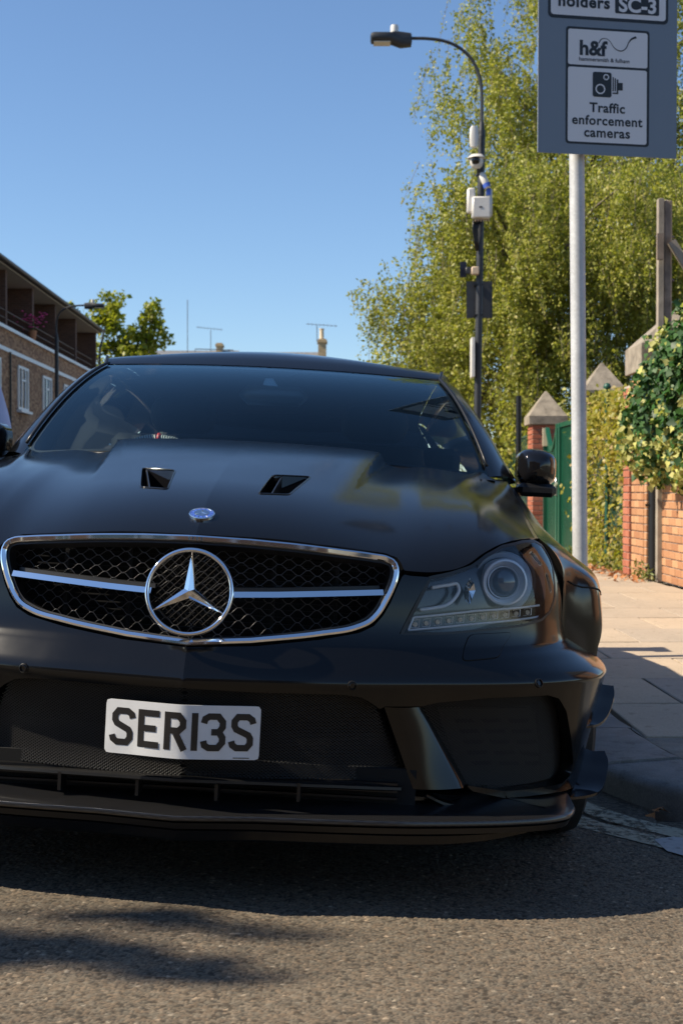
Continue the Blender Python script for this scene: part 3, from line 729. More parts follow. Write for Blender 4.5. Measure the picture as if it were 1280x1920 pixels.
# number plate, folded over the nose
M['plate'] = plain('plate_white', (.62, .63, .64), .35, var=.04, vscale=30)
M['ink'] = plain('plate_ink', (.012, .011, .011), .4)
zc = at_y(337, 1372, -.05)[2]; PW, PH = .1665, .0565
def plate_fn(u, v):
    u, v = np.broadcast_arrays(np.asarray(u, float), np.asarray(v, float)); a = np.sqrt(u*u+.00016)-.0126
    return np.stack([u*.978, -.055+a*.215-.0*v + .004*np.exp(-((v+.03)/.03)**2)*np.sin(u*55+1.0)*.35, zc+v], -1)
PS = Surf(plate_fn, -PW, PW, -PH, PH, 40, 20)
def rrect(x0, y0, x1, y1, r, n=5):
    R = []
    for (cx, cy, a0) in ((x1-r, y1-r, 0), (x0+r, y1-r, 90), (x0+r, y0+r, 180), (x1-r, y0+r, 270)):
        for k in range(n+1): a = rad(a0+90*k/n); R.append((cx+r*math.cos(a), cy+r*math.sin(a)))
    return np.array(R)
plate = patch('number_plate', PS, rrect(-PW, -PH, PW, PH, .007), [], .011, M['plate'], car, .0025, False, bstep=.008)
def glyph_poly(path, w):
    return path, w
def bowlS(h, w, t):
    r = .012; return [(w-.001, h-.021), (w-.0035, h-t/2-.006), (w-.012, h-t/2), (.014, h-t/2), (t/2, h-.016), (t/2, h-.026), (t/2+.004, h-.033), (w-t/2-.004, .034), (w-t/2, .027), (w-t/2, .016), (w-.014, t/2), (.012, t/2), (.0035, t/2+.006), (.001, .021)]
CH, CWD, CT = .079, .047, .0135
STROKES = {
 'S': [bowlS(CH, CWD, CT)],
 'E': [[(CT/2, 0), (CT/2, CH)], [(CT, CH-CT/2), (CWD, CH-CT/2)], [(CT, CH/2+.001), (CWD-.007, CH/2+.001)], [(CT, CT/2), (CWD, CT/2)]],
 'R': [[(CT/2, 0), (CT/2, CH)], [(CT, CH-CT/2), (CWD-.016, CH-CT/2), (CWD-CT/2, CH-.018), (CWD-CT/2, CH/2+.010), (CWD-.016, CH/2-.003+.004), (CT, CH/2+.001)], [(CWD-.022, CH/2-.004), (CWD-.003, 0)]],
 '1': [[(CT/2, 0), (CT/2, CH)]],
 '3': [[(.001, CH-.021), (.0035, CH-CT/2-.005), (.012, CH-CT/2), (CWD-.016, CH-CT/2), (CWD-CT/2, CH-.018), (CWD-CT/2, CH/2+.011), (CWD-.014, CH/2), (.017, CH/2)], [(CWD-.014, CH/2), (CWD-CT/2, CH/2-.011), (CWD-CT/2, .018), (CWD-.016, CT/2), (.012, CT/2), (.0035, CT/2+.005), (.001, .021)]]}
def stroke_strip(path, w):
    P = np.array(path, float); m = len(P); L_ = []; R_ = []
    for i in range(m):
        t0 = P[i]-P[i-1] if i else P[1]-P[0]; t1 = P[i+1]-P[i] if i < m-1 else P[i]-P[i-1]; t0 = t0/np.linalg.norm(t0); t1 = t1/np.linalg.norm(t1)
        n0 = np.array([-t0[1], t0[0]]); n1 = np.array([-t1[1], t1[0]]); nn = n0+n1; nn /= np.linalg.norm(nn); k = 1/max(nn @ n0, .5)
        L_.append(P[i]+nn*w/2*k); R_.append(P[i]-nn*w/2*k)
    return np.array(L_), np.array(R_)
def put_char(ch, x0, y0, sc=1.0):
    mb = MB()
    for si, path in enumerate(STROKES[ch]):
        pth = resample(path, .004) if len(path) == 2 else np.array(path)
        if len(path) > 2:
            pth = np.vstack([np.linspace(path[i], path[i+1], max(2, int(np.linalg.norm(np.subtract(path[i+1], path[i]))/.006)+1))[:-1] for i in range(len(path)-1)]+[[path[-1]]])
        a, b = stroke_strip(pth, CT); q = lambda p: plate_fn(x0+p[:, 0]*sc, y0+p[:, 1]*sc)+PS.normal(x0+p[:, 0]*sc, y0+p[:, 1]*sc)*(.0007+.0002*si)
        A, B = q(a), q(b); m = len(A)
        mb.add(list(A)+list(B), [(i, m+i, m+i+1, i+1) for i in range(m-1)])
    mb.build('character', M['ink'], plate)
x = -.152
for ch, w in zip('SER13S', (CWD, CWD, CWD, CT, CWD, CWD)):
    put_char(ch, x, -.0385); x += w+.0112
MB().add([tuple(plate_fn(a, b)+[0, -.0008, 0]) for a, b in ((.112,-.0535),(.146,-.0535),(.146,-.0518),(.112,-.0518))], [(0,1,2,3)]).build('maker_line', M['ink'], plate)
# lower bar, slot with stays, splitter
bar = tr([(480,1468),(620,1474),(748,1479)]); q = np.vstack([[(0, cz(1463))], bar]); q = resample(q, .02); P = front(q[:, 0], q[:, 1]); N = FS.normal(np.maximum(q[:, 0], .01), q[:, 1]); N[0] *= [0, 1, 1]
P = np.vstack([(P[1:]*[-1, 1, 1])[::-1], P]); N = np.vstack([(N[1:]*[-1, 1, 1])[::-1], N])
ribbon(P, N, [(-.0055,-.06),(-.0055,.008),(-.003,.012),(.003,.012),(.0055,.008),(.0055,-.06)]).build('intake_bar', M['trim'], car, True, 25, recalc=True)
ZS = .205
lip = np.array([at_z(px, py, ZS)[:2] for px, py in ((480,1532),(644,1538),(760,1541),(852,1541),(972,1538),(1040,1533),(1068,1527))])
lip[:, 1] -= .0
lip = np.vstack([[(0, lip[0][1]-.03)], lip, [(lip[-1][0]+.018, lip[-1][1]+.05), (lip[-1][0]+.026, lip[-1][1]+.16), (lip[-1][0]+.03, lip[-1][1]+.30)]])
ls = np.vstack([lip[:1], smoothline(lip[1:], 50)])
def lip_y(x): return np.interp(x, ls[:, 0], ls[:, 1])
def sweep_half(curve, prof, name, mat, parent, sharp=30, taper=0):
    """prof: (inward, z) pairs along the splitter outline"""
    C = np.asarray(curve); T = np.gradient(C, axis=0); T /= np.linalg.norm(T, axis=1, keepdims=True); Nn = np.stack([-T[:, 1], T[:, 0]], 1); Nn[0] = (0, 1)
    half = [[(max(c[0]+n[0]*i, 0) if k else 0, c[1]+n[1]*i, z) for (i, z) in prof] for k, (c, n) in enumerate(zip(C, Nn))]
    for k in range(taper):
        f = math.sin(math.pi/2*(k/taper)); z0 = prof[0][1]; half[-1-k] = [(x, y+.03*(1-f), z0+(z-z0)*f) for x, y, z in half[-1-k]]
    G = [[(-p[0], p[1], p[2]) for p in r] for r in half[1:][::-1]]+half
    return MB().grid(G).build(name, mat, parent, True, sharp, recalc=True)
spl = sweep_half(ls, [(.20, ZS+.016), (.06, ZS+.003), (.006, ZS+.001), (.0015, ZS-.001), (0, ZS-.004), (.0, ZS-.009), (.003, ZS-.012), (.16, ZS-.018)], 'splitter', M['carbon'], car)
sweep_half(ls, [(.006, ZS-.0165), (.012, ZS-.03), (.05, ZS-.03), (.05, ZS-.0165)], 'splitter_gap', M['trim'], spl)
ls2 = ls[ls[:, 0] < lip[-4][0]-.02]
sweep_half(ls2, [(.018, ZS-.030), (.012, ZS-.034), (.014, ZS-.052), (.022, ZS-.058), (.09, ZS-.058)], 'lower_lip', M['paint'], car, 30, 14)
for x in (-.50, -.36, -.24, -.12, .0, .12, .24):
    pass
for px, py in ((113,1461),(258,1471),(406,1481),(560,1483)):
    p = at_y(px, py, .005+.12*abs((px-357)/900)); 
    MB().box((p[0]-.0035, p[1]-.01, p[2]-.022), (p[0]+.0035, p[1]+.05, p[2]+.018)).build('slot_stay', M['trim'], car)
ut = [(x, lip_y(x)+.05) for x in np.linspace(0, .80, 16)]+[(.80, .62), (0, .62)]
ut = ut[:-1]+[(-x, y) for x, y in ut[:-1][::-1]]
MB().add([(x, y, .186) for x, y in ut]+[(x, y, .19) for x, y in ut], [tuple(range(len(ut))), tuple(range(2*len(ut)-1, len(ut)-1, -1))]).build('sun_leak_panel', M['dark'], car)  # unseen panel added to stop sun leaking through beneath the nose
MB().box((-.5, .10, .2), (.5, .12, .29)).build('undertray', M['dark'], car)
for k in range(3): MB().box((-.46, .085, .225+k*.016), (.46, .10, .230+k*.016)).build('undertray_slat', M['trim'], co)
# struts between the intakes
st0 = offs(FS, -.028); st1 = offs(FS, .012)
for sg in (1, -1):
    G = []
    A0, A1 = st0.trace([(720,1326),(788,1326)]), st1.trace([(774,1480),(868,1478)])
    a0, a1 = st0.fn(A0[:, 0], A0[:, 1]), st1.fn(A1[:, 0], A1[:, 1])
    for t in np.linspace(0, 1, 14):
        L_, R_ = a0[0]+(a1[0]-a0[0])*t, a0[1]+(a1[1]-a0[1])*t; bow = -.012*math.sin(math.pi*t)
        row = [tuple(L_+np.array([-.012, .05, 0]))]
        for s_ in np.linspace(0, 1, 9): p = L_+(R_-L_)*s_; row.append(tuple(p+np.array([0, -.012*math.sin(math.pi*s_)+bow*-.5, 0])))
        row.append(tuple(R_+np.array([.012, .06, 0]))); G.append(row)
    MB().grid(G).build('intake_strut', M['paint'], car, True, 50, mirror=sg < 0, recalc=True)
# lower blade running out into a canard, and the upper canard
def plate_from(top, name, mat, thick=.007, sg=1, parent=car):
    """thin curved blade: rows of points across, thickness downwards"""
    G = np.array(top, float); D = np.array([0, .0, -thick]); n, m = G.shape[:2]; mb = MB(); mb.grid(G.tolist()); mb.grid((G+D)[::-1].tolist())
    ring = [tuple(G[i, 0]) for i in range(n)]+[tuple(G[-1, j]) for j in range(1, m)]+[tuple(G[i, -1]) for i in range(n-2, -1, -1)]+[tuple(G[0, j]) for j in range(m-2, 0, -1)]
    k = len(ring); lo = [tuple(np.array(p)+D) for p in ring]; mb.add(ring+lo, [(i, (i+1) % k, k+(i+1) % k, k+i) for i in range(k)])
    return mb.build(name, mat, parent, True, 30, mirror=sg < 0, recalc=True)
def canard(ins, ys, outs, dys, name):
    for sg in (1, -1):
        G = []
        for (i, yi, o, dy) in zip(ins, ys, outs, dys):
            a = at_y(i[0]-8, i[1], yi); b = at_y(o[0], o[1], yi+dy)
            m1 = a*.5+b*.5+[0, 0, -.004]; G.append([a, a*.7+b*.3+[0, 0, -.004], m1, a*.25+b*.75+[0, 0, -.002], b])
        G = np.array(G); n_, m_ = G.shape[:2]; Gs = np.stack([np.stack([crom(np.arange(n_), G[:, j, k], np.linspace(0, n_-1, 40)) for k in range(3)], 1) for j in range(m_)], 1)
        plate_from(Gs, name, M['gloss'], .006, sg)
canard([(1072,1357),(1086,1350),(1099,1335),(1109,1315),(1116,1295),(1121,1276)], [.36,.39,.42,.45,.47,.49], [(1082,1361),(1105,1361),(1126,1355),(1141,1337),(1151,1306),(1150,1286)], [0,0,.01,.02,.03,.03], 'upper_canard')
canard([(790,1483),(860,1492),(930,1490),(985,1486),(1035,1480),(1065,1472),(1080,1460),(1090,1442),(1097,1422),(1104,1403)], [.13,.18,.25,.31,.365,.41,.435,.455,.47,.485], [(800,1490),(850,1509),(935,1505),(1000,1499),(1060,1496),(1100,1492),(1124,1483),(1134,1464),(1140,1430),(1133,1408)], [-.03,-.05,-.05,-.05,-.05,-.04,-.02,0,.01,.02], 'lower_canard')

# ---------------------------------------------------------------- headlights
H1, H2, H3 = offs(FS, -.045), offs(FS, -.02), offs(FS, -.07)
M['hl_dark'] = plain('headlight_bezel', (.010, .0125, .017), .22, coat=.4)
M['hl_grey'] = plain('headlight_grey', (.50, .56, .64), .3, .2)
M['satchrome'] = plain('satin_chrome', (.84, .88, .95), .25, .1)
M['ledcup'] = plain('led_cup', (.92, .91, .88), .45, .0)
M['led'] = plain('led_chip', (.75, .62, .5), .3, .0, var=.5, vscale=400)
M['tube'] = plain('light_tube', (.75, .80, .86), .25)
def lens_glass():
    t = NT('projector_glass'); t.color((.03, .042, .06)); t.set(Roughness=.02); t.b.inputs['Coat Weight'].default_value = 1.0; t.b.inputs['Coat Roughness'].default_value = .0; return t.m
M['projector'] = lens_glass()
HL = [(806,1083),(845,1075),(884,1062),(912,1041),(942,1024),(980,1015),(1001,1013.5),(1017,1023),(1031,1047),(1039,1085),(1040,1122),(1031,1148),(1016,1163),(980,1174),(905,1183),(830,1189),(752,1189.5)]
hl_out = tr(HL)
def ax_mat(p, n, sg):
    p = Vector((p[0]*sg, p[1], p[2])); n = Vector((n[0]*sg, n[1], n[2])).normalized(); return Matrix.Translation(p) @ n.to_track_quat('Z', 'Y').to_matrix().to_4x4()
for sg in (1, -1):
    hl = empty('headlight', parent=car)
    mi = sg < 0
    patch('lens_cover', FS, hl_out, [], .02, M['lens'], hl, .0, False, mi, off=-.001, bstep=.008)
    g = resample(hl_out, .008, True); P = front(g[:, 0], g[:, 1]); N = FS.normal(g[:, 0], g[:, 1])
    ribbon(P, N, [(-.0042,-.02),(-.0042,-.0002),(.0034,-.0002),(.0034,-.02)], True).build('lens_seal', M['trim'], hl, True, 25, mirror=mi, recalc=True)
    bowl = patch('housing', H3, hl_out, [], .03, M['hl_dark'], hl, .0, False, mi)
    ribbon(front(g[:, 0], g[:, 1])-N*.003, N, [(-.001,-.08),(-.001,0),(.001,0),(.001,-.08)], True).build('housing_wall', M['hl_dark'], bowl, True, None, mirror=mi, recalc=True)
    # projector
    fwd = np.array([.22, -1, .06]); c = at_y(945, 1092, H1.fn(*H1.inv(945, 1092))[1]); mt = ax_mat(c, fwd, sg)
    R_ = .0545
    ring = placed(MB().lathe([(R_*1.02,-.03),(R_*1.03,.002),(R_*.98,.008),(R_*.90,.009),(R_*.74,-.008),(R_*.71,-.02),(R_*.69,-.02)], 56, cap=False), 'projector_ring', M['satchrome'], hl, mt)
    placed(MB().lathe([(R_*.70,-.022),(R_*.70,-.005),(R_*.665,-.003),(R_*.645,-.006)], 48, cap=False), 'inner_ring', M['satchrome'], ring, mt)
    placed(MB().lathe([(R_*.66*math.cos(a), -.012+.022*math.sin(a)) for a in np.linspace(0, math.pi/2*.99, 10)], 48), 'projector_lens', M['projector'], ring, mt)
    placed(MB().lathe([(R_*1.32,-.03),(R_*1.34,-.012),(R_*1.28,-.006),(R_*1.2,-.012),(R_*1.05,-.028)], 56, cap=False), 'outer_shroud', M['hl_grey'], hl, mt)
    placed(MB().lathe([(R_*1.62,-.045),(R_*1.64,-.03),(R_*1.58,-.024),(R_*1.36,-.035)], 56, cap=False), 'bezel_arc', M['hl_dark'], hl, mt)
    # daytime light strip
    st = H2.trace([(772,1160),(900,1149),(1003,1136),(1012,1142),(1008,1153),(900,1167),(764,1181)])
    strip = patch('led_strip', H2, st, [], .02, M['gloss'], hl, .004, False, mi, bstep=.008)
    for (a, b) in (((774,1158),(1008,1135)), ((764,1182),(1012,1155))):
        q = resample(H2.trace([a, ((a[0]+b[0])/2, (a[1]+b[1])/2-(1.0 if a[1] < 1170 else -1.5)), b]), .01); X = H2.fn(q[:, 0], q[:, 1])+H2.normal(q[:, 0], q[:, 1])*.003
        MB().tube(X, .0025, 6).build('strip_edge', M['satchrome'], strip, True, 40, mirror=mi)
    q = H2.trace([(774,1158),(764,1182)]); X = H2.fn(q[:, 0], q[:, 1])+H2.normal(q[:, 0], q[:, 1])*.003; MB().tube(X, .0025, 6).build('strip_edge', M['satchrome'], strip, True, 40, mirror=mi)
    for k in range(11):
        x0 = 770+k*21.0; yc = 1170.5-k*2.25; hh = 7.5-k*.12
        q = H2.trace([(x0+2,yc-hh),(x0+16,yc-hh-1.3),(x0+15,yc+hh-1),(x0-.5,yc+hh)]); X = H2.fn(q[:, 0], q[:, 1]); N = H2.normal(q[:, 0], q[:, 1]); cc = X.mean(0)
        mb = MB(); mb.add(list(X+N*.001)+list(cc+(X-cc)*.5-N*.004), [(0,1,5,4),(1,2,6,5),(2,3,7,6),(3,0,4,7),(4,5,6,7)])
        led = mb.build('led_reflector', M['ledcup'], strip, mirror=mi, recalc=True)
        m2 = Matrix.Translation(Vector((cc[0]*sg, cc[1], cc[2]))+Vector((0, -.001, -.001)))
        placed(MB().lathe([(.0055,-.004),(.0055,.001),(.004,.003)], 8, ax='y'), 'led_chip', M['led'], led, m2)
    # indicator: a light tube bent round like a hook, and the reflector beside it
    T = H1.trace([(808,1102),(840,1097),(857,1096),(860,1105),(852,1122),(838,1134),(815,1140),(786,1144)])
    T = smoothline(T, 40); X = H1.fn(T[:, 0], T[:, 1]); MB().tube(X, .0045, 8).build('indicator_tube', M['tube'], hl, True, None, mirror=mi)
    rp = H1.trace([(881,1083),(888,1094),(891,1107),(886,1120),(880,1134),(872,1126),(868,1112),(872,1098)])
    X = H1.fn(rp[:, 0], rp[:, 1]); cc = X.mean(0); mb = MB(); m = len(X); mb.add(list(X)+[tuple(cc+np.array([0, .02, 0]))], [(i, (i+1) % m, m) for i in range(m)])
    mb.build('side_reflector', M['chrome'], hl, mirror=mi, recalc=True)

# ---------------------------------------------------------------- sides
STN = {
 .495: [(.79,.79),(.825,.765),(.848,.73),(.853,.68),(.855,.62),(.855,.5),(.855,.3)],
 .54: [(.795,.80),(.832,.777),(.866,.737),(.888,.68),(.90,.62),(.905,.5),(.90,.3)],
 .60: [(.80,.807),(.84,.784),(.893,.737),(.938,.69),(.955,.62),(.962,.5),(.955,.3)],
 .71: [(.803,.825),(.846,.798),(.908,.747),(.966,.70),(.985,.63),(.99,.5),(.98,.3)],
 .95: [(.805,.857),(.845,.825),(.903,.762),(.968,.71),(.988,.64),(.992,.5),(.98,.3)],
 1.15: [(.80,.89),(.84,.858),(.875,.79),(.93,.715),(.965,.64),(.975,.5),(.96,.3)],
 1.46: [(.775,.945),(.825,.90),(.86,.81),(.89,.72),(.915,.64),(.93,.5),(.91,.24)],
 1.9: [(.80,.955),(.84,.92),(.87,.83),(.885,.73),(.895,.62),(.90,.45),(.88,.22)],
 2.8: [(.80,.97),(.845,.93),(.875,.84),(.89,.73),(.90,.62),(.905,.45),(.885,.22)],
 3.25: [(.79,.985),(.85,.95),(.90,.86),(.935,.76),(.95,.64),(.955,.48),(.93,.22)],
 3.6: [(.76,.99),(.84,.96),(.91,.88),(.96,.78),(.98,.66),(.985,.5),(.96,.24)],
 3.95: [(.70,1.0),(.80,.96),(.88,.88),(.93,.78),(.95,.66),(.95,.5),(.92,.28)],
 4.25: [(.64,1.0),(.75,.955),(.82,.87),(.86,.78),(.87,.66),(.87,.5),(.84,.3)],
 4.42: [(.55,.98),(.64,.94),(.70,.86),(.73,.78),(.74,.66),(.74,.5),(.70,.3)]}
# top edge of the fender follows the edge of the hood
he = hood_fn(np.full(60, HSM), np.linspace(0, HTM, 60))
SY = np.array(sorted(STN)); SW = np.array([0, .10, .22, .34, .48, .70, 1.0]); ST = np.array([STN[y] for y in SY])
for i, y in enumerate(SY):
    if y <= edge_rear[1]+.001:
        yy = max(y, he[0][1]); d = np.array([np.interp(yy, he[:, 1], he[:, 0]), np.interp(yy, he[:, 1], he[:, 2])])+[.002, -.001]-ST[i, 0]
        ST[i, 0] += d; ST[i, 1] += d*.45
def side_fn(w, y):
    w, y = np.broadcast_arrays(np.asarray(w, float), np.asarray(y, float)); sh = w.shape
    A = crom(SY, ST.reshape(len(SY), -1), np.clip(y.ravel(), SY[0], SY[-1])).reshape(-1, 7, 2)
    wf = np.clip(w.ravel(), 0, 1); i = np.clip(np.searchsorted(SW, wf, side='right')-1, 0, 5); h = np.diff(SW)
    d = np.diff(A, axis=1)/h[None, :, None]; m = np.empty_like(A); m[:, 1:-1] = (d[:, :-1]*h[None, 1:, None]+d[:, 1:]*h[None, :-1, None])/(h[1:]+h[:-1])[None, :, None]; m[:, 0] = d[:, 0]; m[:, -1] = d[:, -1]
    r = np.arange(len(wf)); t = ((wf-SW[i])/h[i])[:, None]; hh = h[i][:, None]
    P = (2*t**3-3*t**2+1)*A[r, i]+(t**3-2*t**2+t)*hh*m[r, i]+(-2*t**3+3*t**2)*A[r, i+1]+(t**3-t**2)*hh*m[r, i+1]
    return np.stack([P[:, 0].reshape(sh), y, P[:, 1].reshape(sh)], -1)
SS = Surf(side_fn, 0, 1, SY[0], SY[-1], 60, 120)
_ww = np.linspace(0, 1, 300)
def w_of(y, z):
    P = side_fn(_ww, np.full(300, y)); return float(_ww[np.argmin(np.abs(P[:, 2]-z))])
def arch_pts(yc, zc_, r, y0, y1, n=26):
    R = []
    for a in np.linspace(math.pi, 0, n):
        y, z = yc+r*math.cos(a), zc_+r*math.sin(a)
        if y0 <= y <= y1: R.append((w_of(y, z), y))
    return R
yB = YW+2.765
def rng_w(y0, y1, w, n=12): return [(w, y) for y in np.linspace(y0, y1, n)]
def side_panel(name, y0, y1, arch_):
    bot = arch_ if arch_ else rng_w(y0, y1, 1.0)
    o = np.array(rng_w(y1, y0, 0.0, 20)+bot)
    for sg in (1, -1): yield patch(name, SS, o, [], .025, M['paint'], car, .02, False, sg < 0, bstep=.014), sg
fen = list(side_panel('front_fender', .495, 1.50, [(w, .495) for w in np.linspace(.02, w_of(.495, .47), 10)]+[(w_of(.55, .47), .55), (w_of(.595, .47), .595)]+arch_pts(YW+.02, ZW, .328, .602, 1.3)+[(1.0, YW+RW+.03)]+rng_w(YW+RW+.06, 1.50, 1.0, 6)))
doors = list(side_panel('door', 1.506, 2.78, None))
list(side_panel('rear_quarter', 2.786, 4.42, rng_w(2.786, yB-RW-.03, 1.0, 6)+[(1.0, yB-RW-.005)]+arch_pts(yB, ZW, RW, yB-RW, yB+RW)+[(1.0, yB+RW+.005)]+rng_w(yB+RW+.03, 4.42, 1.0, 4)))
# shut line between bumper corner and flare
for o, sg in fen:
    q = [SS.inv(1053,1090), SS.inv(1090,1101), SS.inv(1127,1114)]; q = resample(np.array(q), .02); X = SS.fn(q[:, 0], q[:, 1])+SS.normal(q[:, 0], q[:, 1])*.0004
    MB().tube(X, .0022, 5).build('panel_gap', M['dark'], o, True, None, mirror=sg < 0)
for o, sg in doors:
    MB().box((.895,1.62+.95,.80),(.925,1.84+.95-.06,.825), .008).build('door_handle', M['paint'], o, True, 40, mirror=sg < 0)
# wheel housings, floor and rear end
for sg in (1, -1):
    for yc in (YW, yB):
        G = []
        for a in np.linspace(-.1, math.pi+.1, 22): G.append([(x, yc+.36*math.cos(a), ZW+.36*math.sin(a)) for x in (.55, .80)])
        mb = MB(); mb.grid(G); mb.add([(.55, yc+.36*math.cos(a), ZW+.36*math.sin(a)) for a in np.linspace(-.1, math.pi+.1, 22)], [tuple(range(22))]); mb.build('wheel_housing', M['dark'], car, mirror=sg < 0)
MB().box((-.74, .36, .19), (.74, 4.3, .25)).build('underbody', M['dark'], car)
MB().box((-.55, .42, .25), (.55, 1.05, .66)).build('engine_bay', M['dark'], car)
tail = MB(); prof = [(.28,4.36),(.45,4.46),(.62,4.48),(.80,4.46),(.92,4.44),(.985,4.40)]
G = [[(x, y-.10*(abs(x)/.72)**3, z) for x in np.linspace(-.72, .72, 15)] for z, y in prof]; tail.grid(G); tail.build('rear_bumper', M['paint'], car, True, 50, recalc=True)
dk = [[(x*(.70 if y < 4.0 else .70-(y-4.0)*.35), y, .99+.02*(1-(x)**2)+.015*sstep(4.2, 4.4, y)) for x in np.linspace(-1, 1, 13)] for y in np.linspace(3.6, 4.42, 8)]
MB().grid(dk).build('boot_lid', M['paint'], car, True, 60, recalc=True)
M['tail'] = plain('tail_lamp_red', (.25, .01, .01), .15)
for sg in (1, -1): MB().box((.48, 4.38, .72), (.76, 4.43, .88), .02).build('tail_lamp', M['tail'], car, True, 40, mirror=sg < 0)
wing = MB(); G = [[(x, 4.22+cy, 1.165+cz_-.02*(x/.75)**2) for (cy, cz_) in ((0,0),(.02,.012),(.08,.022),(.15,.03),(.17,.034),(.15,.024),(.08,.012),(.02,0),(0,0))] for x in np.linspace(-.74, .74, 17)]
wing.grid(G); wg = wing.build('rear_wing', M['carbon'], car, True, 40, recalc=True)
for sg in (1, -1):
    MB().box((.40, 4.24, 1.0), (.412, 4.36, 1.165)).build('wing_stay', M['carbon'], wg, mirror=sg < 0)
    MB().box((.735, 4.19, 1.12), (.742, 4.41, 1.20)).build('wing_endplate', M['carbon'], wg, mirror=sg < 0)

# ---------------------------------------------------------------- wheels
def make_wheel(x, yc, sg):
    w = empty('wheel', (x*sg, yc, .330), parent=car)
    pr = [(.245,-.12),(.30,-.128),(.320,-.118),(.329,-.095),(.330,-.05),(.330,.05),(.329,.095),(.320,.118),(.30,.128),(.245,.12)]
    t = MB().lathe(pr, 64, ax='x', cap=False).build('tyre', M['rubber'], w, True, 30)
    for xx in (-.07, -.025, .025, .07): MB().lathe([(.3297,xx-.004),(.3315,xx-.004),(.3315,xx+.004),(.3297,xx+.004)], 64, ax='x', cap=False).build('tread_groove', M['dark'], t)
    rm = MB().lathe([(.245,-.12),(.25,.115),(.24,.12),(.225,.10),(.215,.06),(.2,-.10)], 48, ax='x', cap=False)
    for k in range(10):
        a = 2*math.pi*k/10; d = Vector((0, math.cos(a), math.sin(a))); n = Vector((0, -math.sin(a), math.cos(a)))
        rm.obox(Vector((.075, 0, 0))+d*.13, d*.105, n*.013, Vector((.018, 0, 0)))
    rm.lathe([(.001,.10),(.05,.10),(.06,.085),(.06,.04)], 24, ax='x', cap=False)
    r = rm.build('rim', M['trim'], w, True, 35)
    MB().lathe([(.18,-.02),(.18,.01),(.07,.01),(.07,-.02)], 32, ax='x', cap=False).build('brake_disc', M['alu'], w)
    if sg < 0: w.scale = (-1, 1, 1)
for sg in (1, -1):
    make_wheel(.834, YW, sg); make_wheel(.84, yB, sg)

# ---------------------------------------------------------------- glasshouse
XB, XH = .735, .587
def ws_fn(s, t):
    s, t = np.broadcast_arrays(np.asarray(s, float), np.asarray(t, float)); f = s/.66; t_ = t/.62
    b = np.stack([XB*f, 1.15+.27*f**2, .985-.030*f**2], -1); h = np.stack([XH*f, 1.83+.14*f**2, 1.299-.007*f**2], -1)
    P = b+(h-b)*t_[..., None]; k = 4*t_*(1-t_); P[..., 1] -= .022*k; P[..., 2] += .034*k
    return P
WS = Surf(ws_fn, 0, .66, 0, .62, 80, 80)
wout = np.array([(0,0),(.66,0),(.66,.62),(0,.62)])
ws = patch('windscreen', WS, wout, [], .03, M['glass'], car, .0, True)
M['frit'] = plain('frit_black', (.01, .01, .012), .35)
ring = np.array([(0,.598),(.04,.598),(.10,.598),(.632,.594),(.642,.55),(.645,.05),(.635,.022),(.60,.016),(0,.016),(0,0),(.66,0),(.66,.62),(0,.62)])
patch('windscreen_border', WS, ring, [], .03, M['frit'], ws, .0, True, off=-.006)
frq = np.array([(0,.605),(.115,.605),(.108,.585),(.095,.555),(.075,.535),(.05,.527),(0,.524)])
fr = patch('sensor_shade', WS, frq, [], .02, M['frit'], ws, .0, True, off=-.009)
sq = WS.trace([(497,707),(512,707),(521,722),(481,719)]); M['sensor'] = plain('sensor_window', (.45, .5, .52), .3)
patch('sensor_window', WS, sq, [], .02, M['sensor'], fr, .0, False, off=-.004)
# roof
RY = np.array([1.83, 1.92, 2.1, 2.35, 2.7, 3.05, 3.25]); RZ = np.array([1.303, 1.345, 1.379, 1.395, 1.383, 1.325, 1.275]); RX = np.array([.59, .598, .605, .61, .60, .575, .555])
RG = []
for i, f in enumerate(np.linspace(-1, 1, 25)):
    row = []
    for y in np.linspace(0, 1, 26):
        yy = RY[0]+y*(RY[-1]-RY[0]); zc_ = crom(RY, RZ, yy); xe = crom(RY, RX, yy); sh = .14*(1-y)*f**2
        row.append((xe*f, yy+sh*(1-y)+.012, float(zc_)-.058*f**2*sstep(0,.22,y)-.012*f**4*sstep(0,.22,y)-.006*f*f*(1-float(sstep(0,.22,y)))))
    RG.append(row)
roof = MB().grid(RG).build('roof', M['paint'], car, True, None, recalc=True)
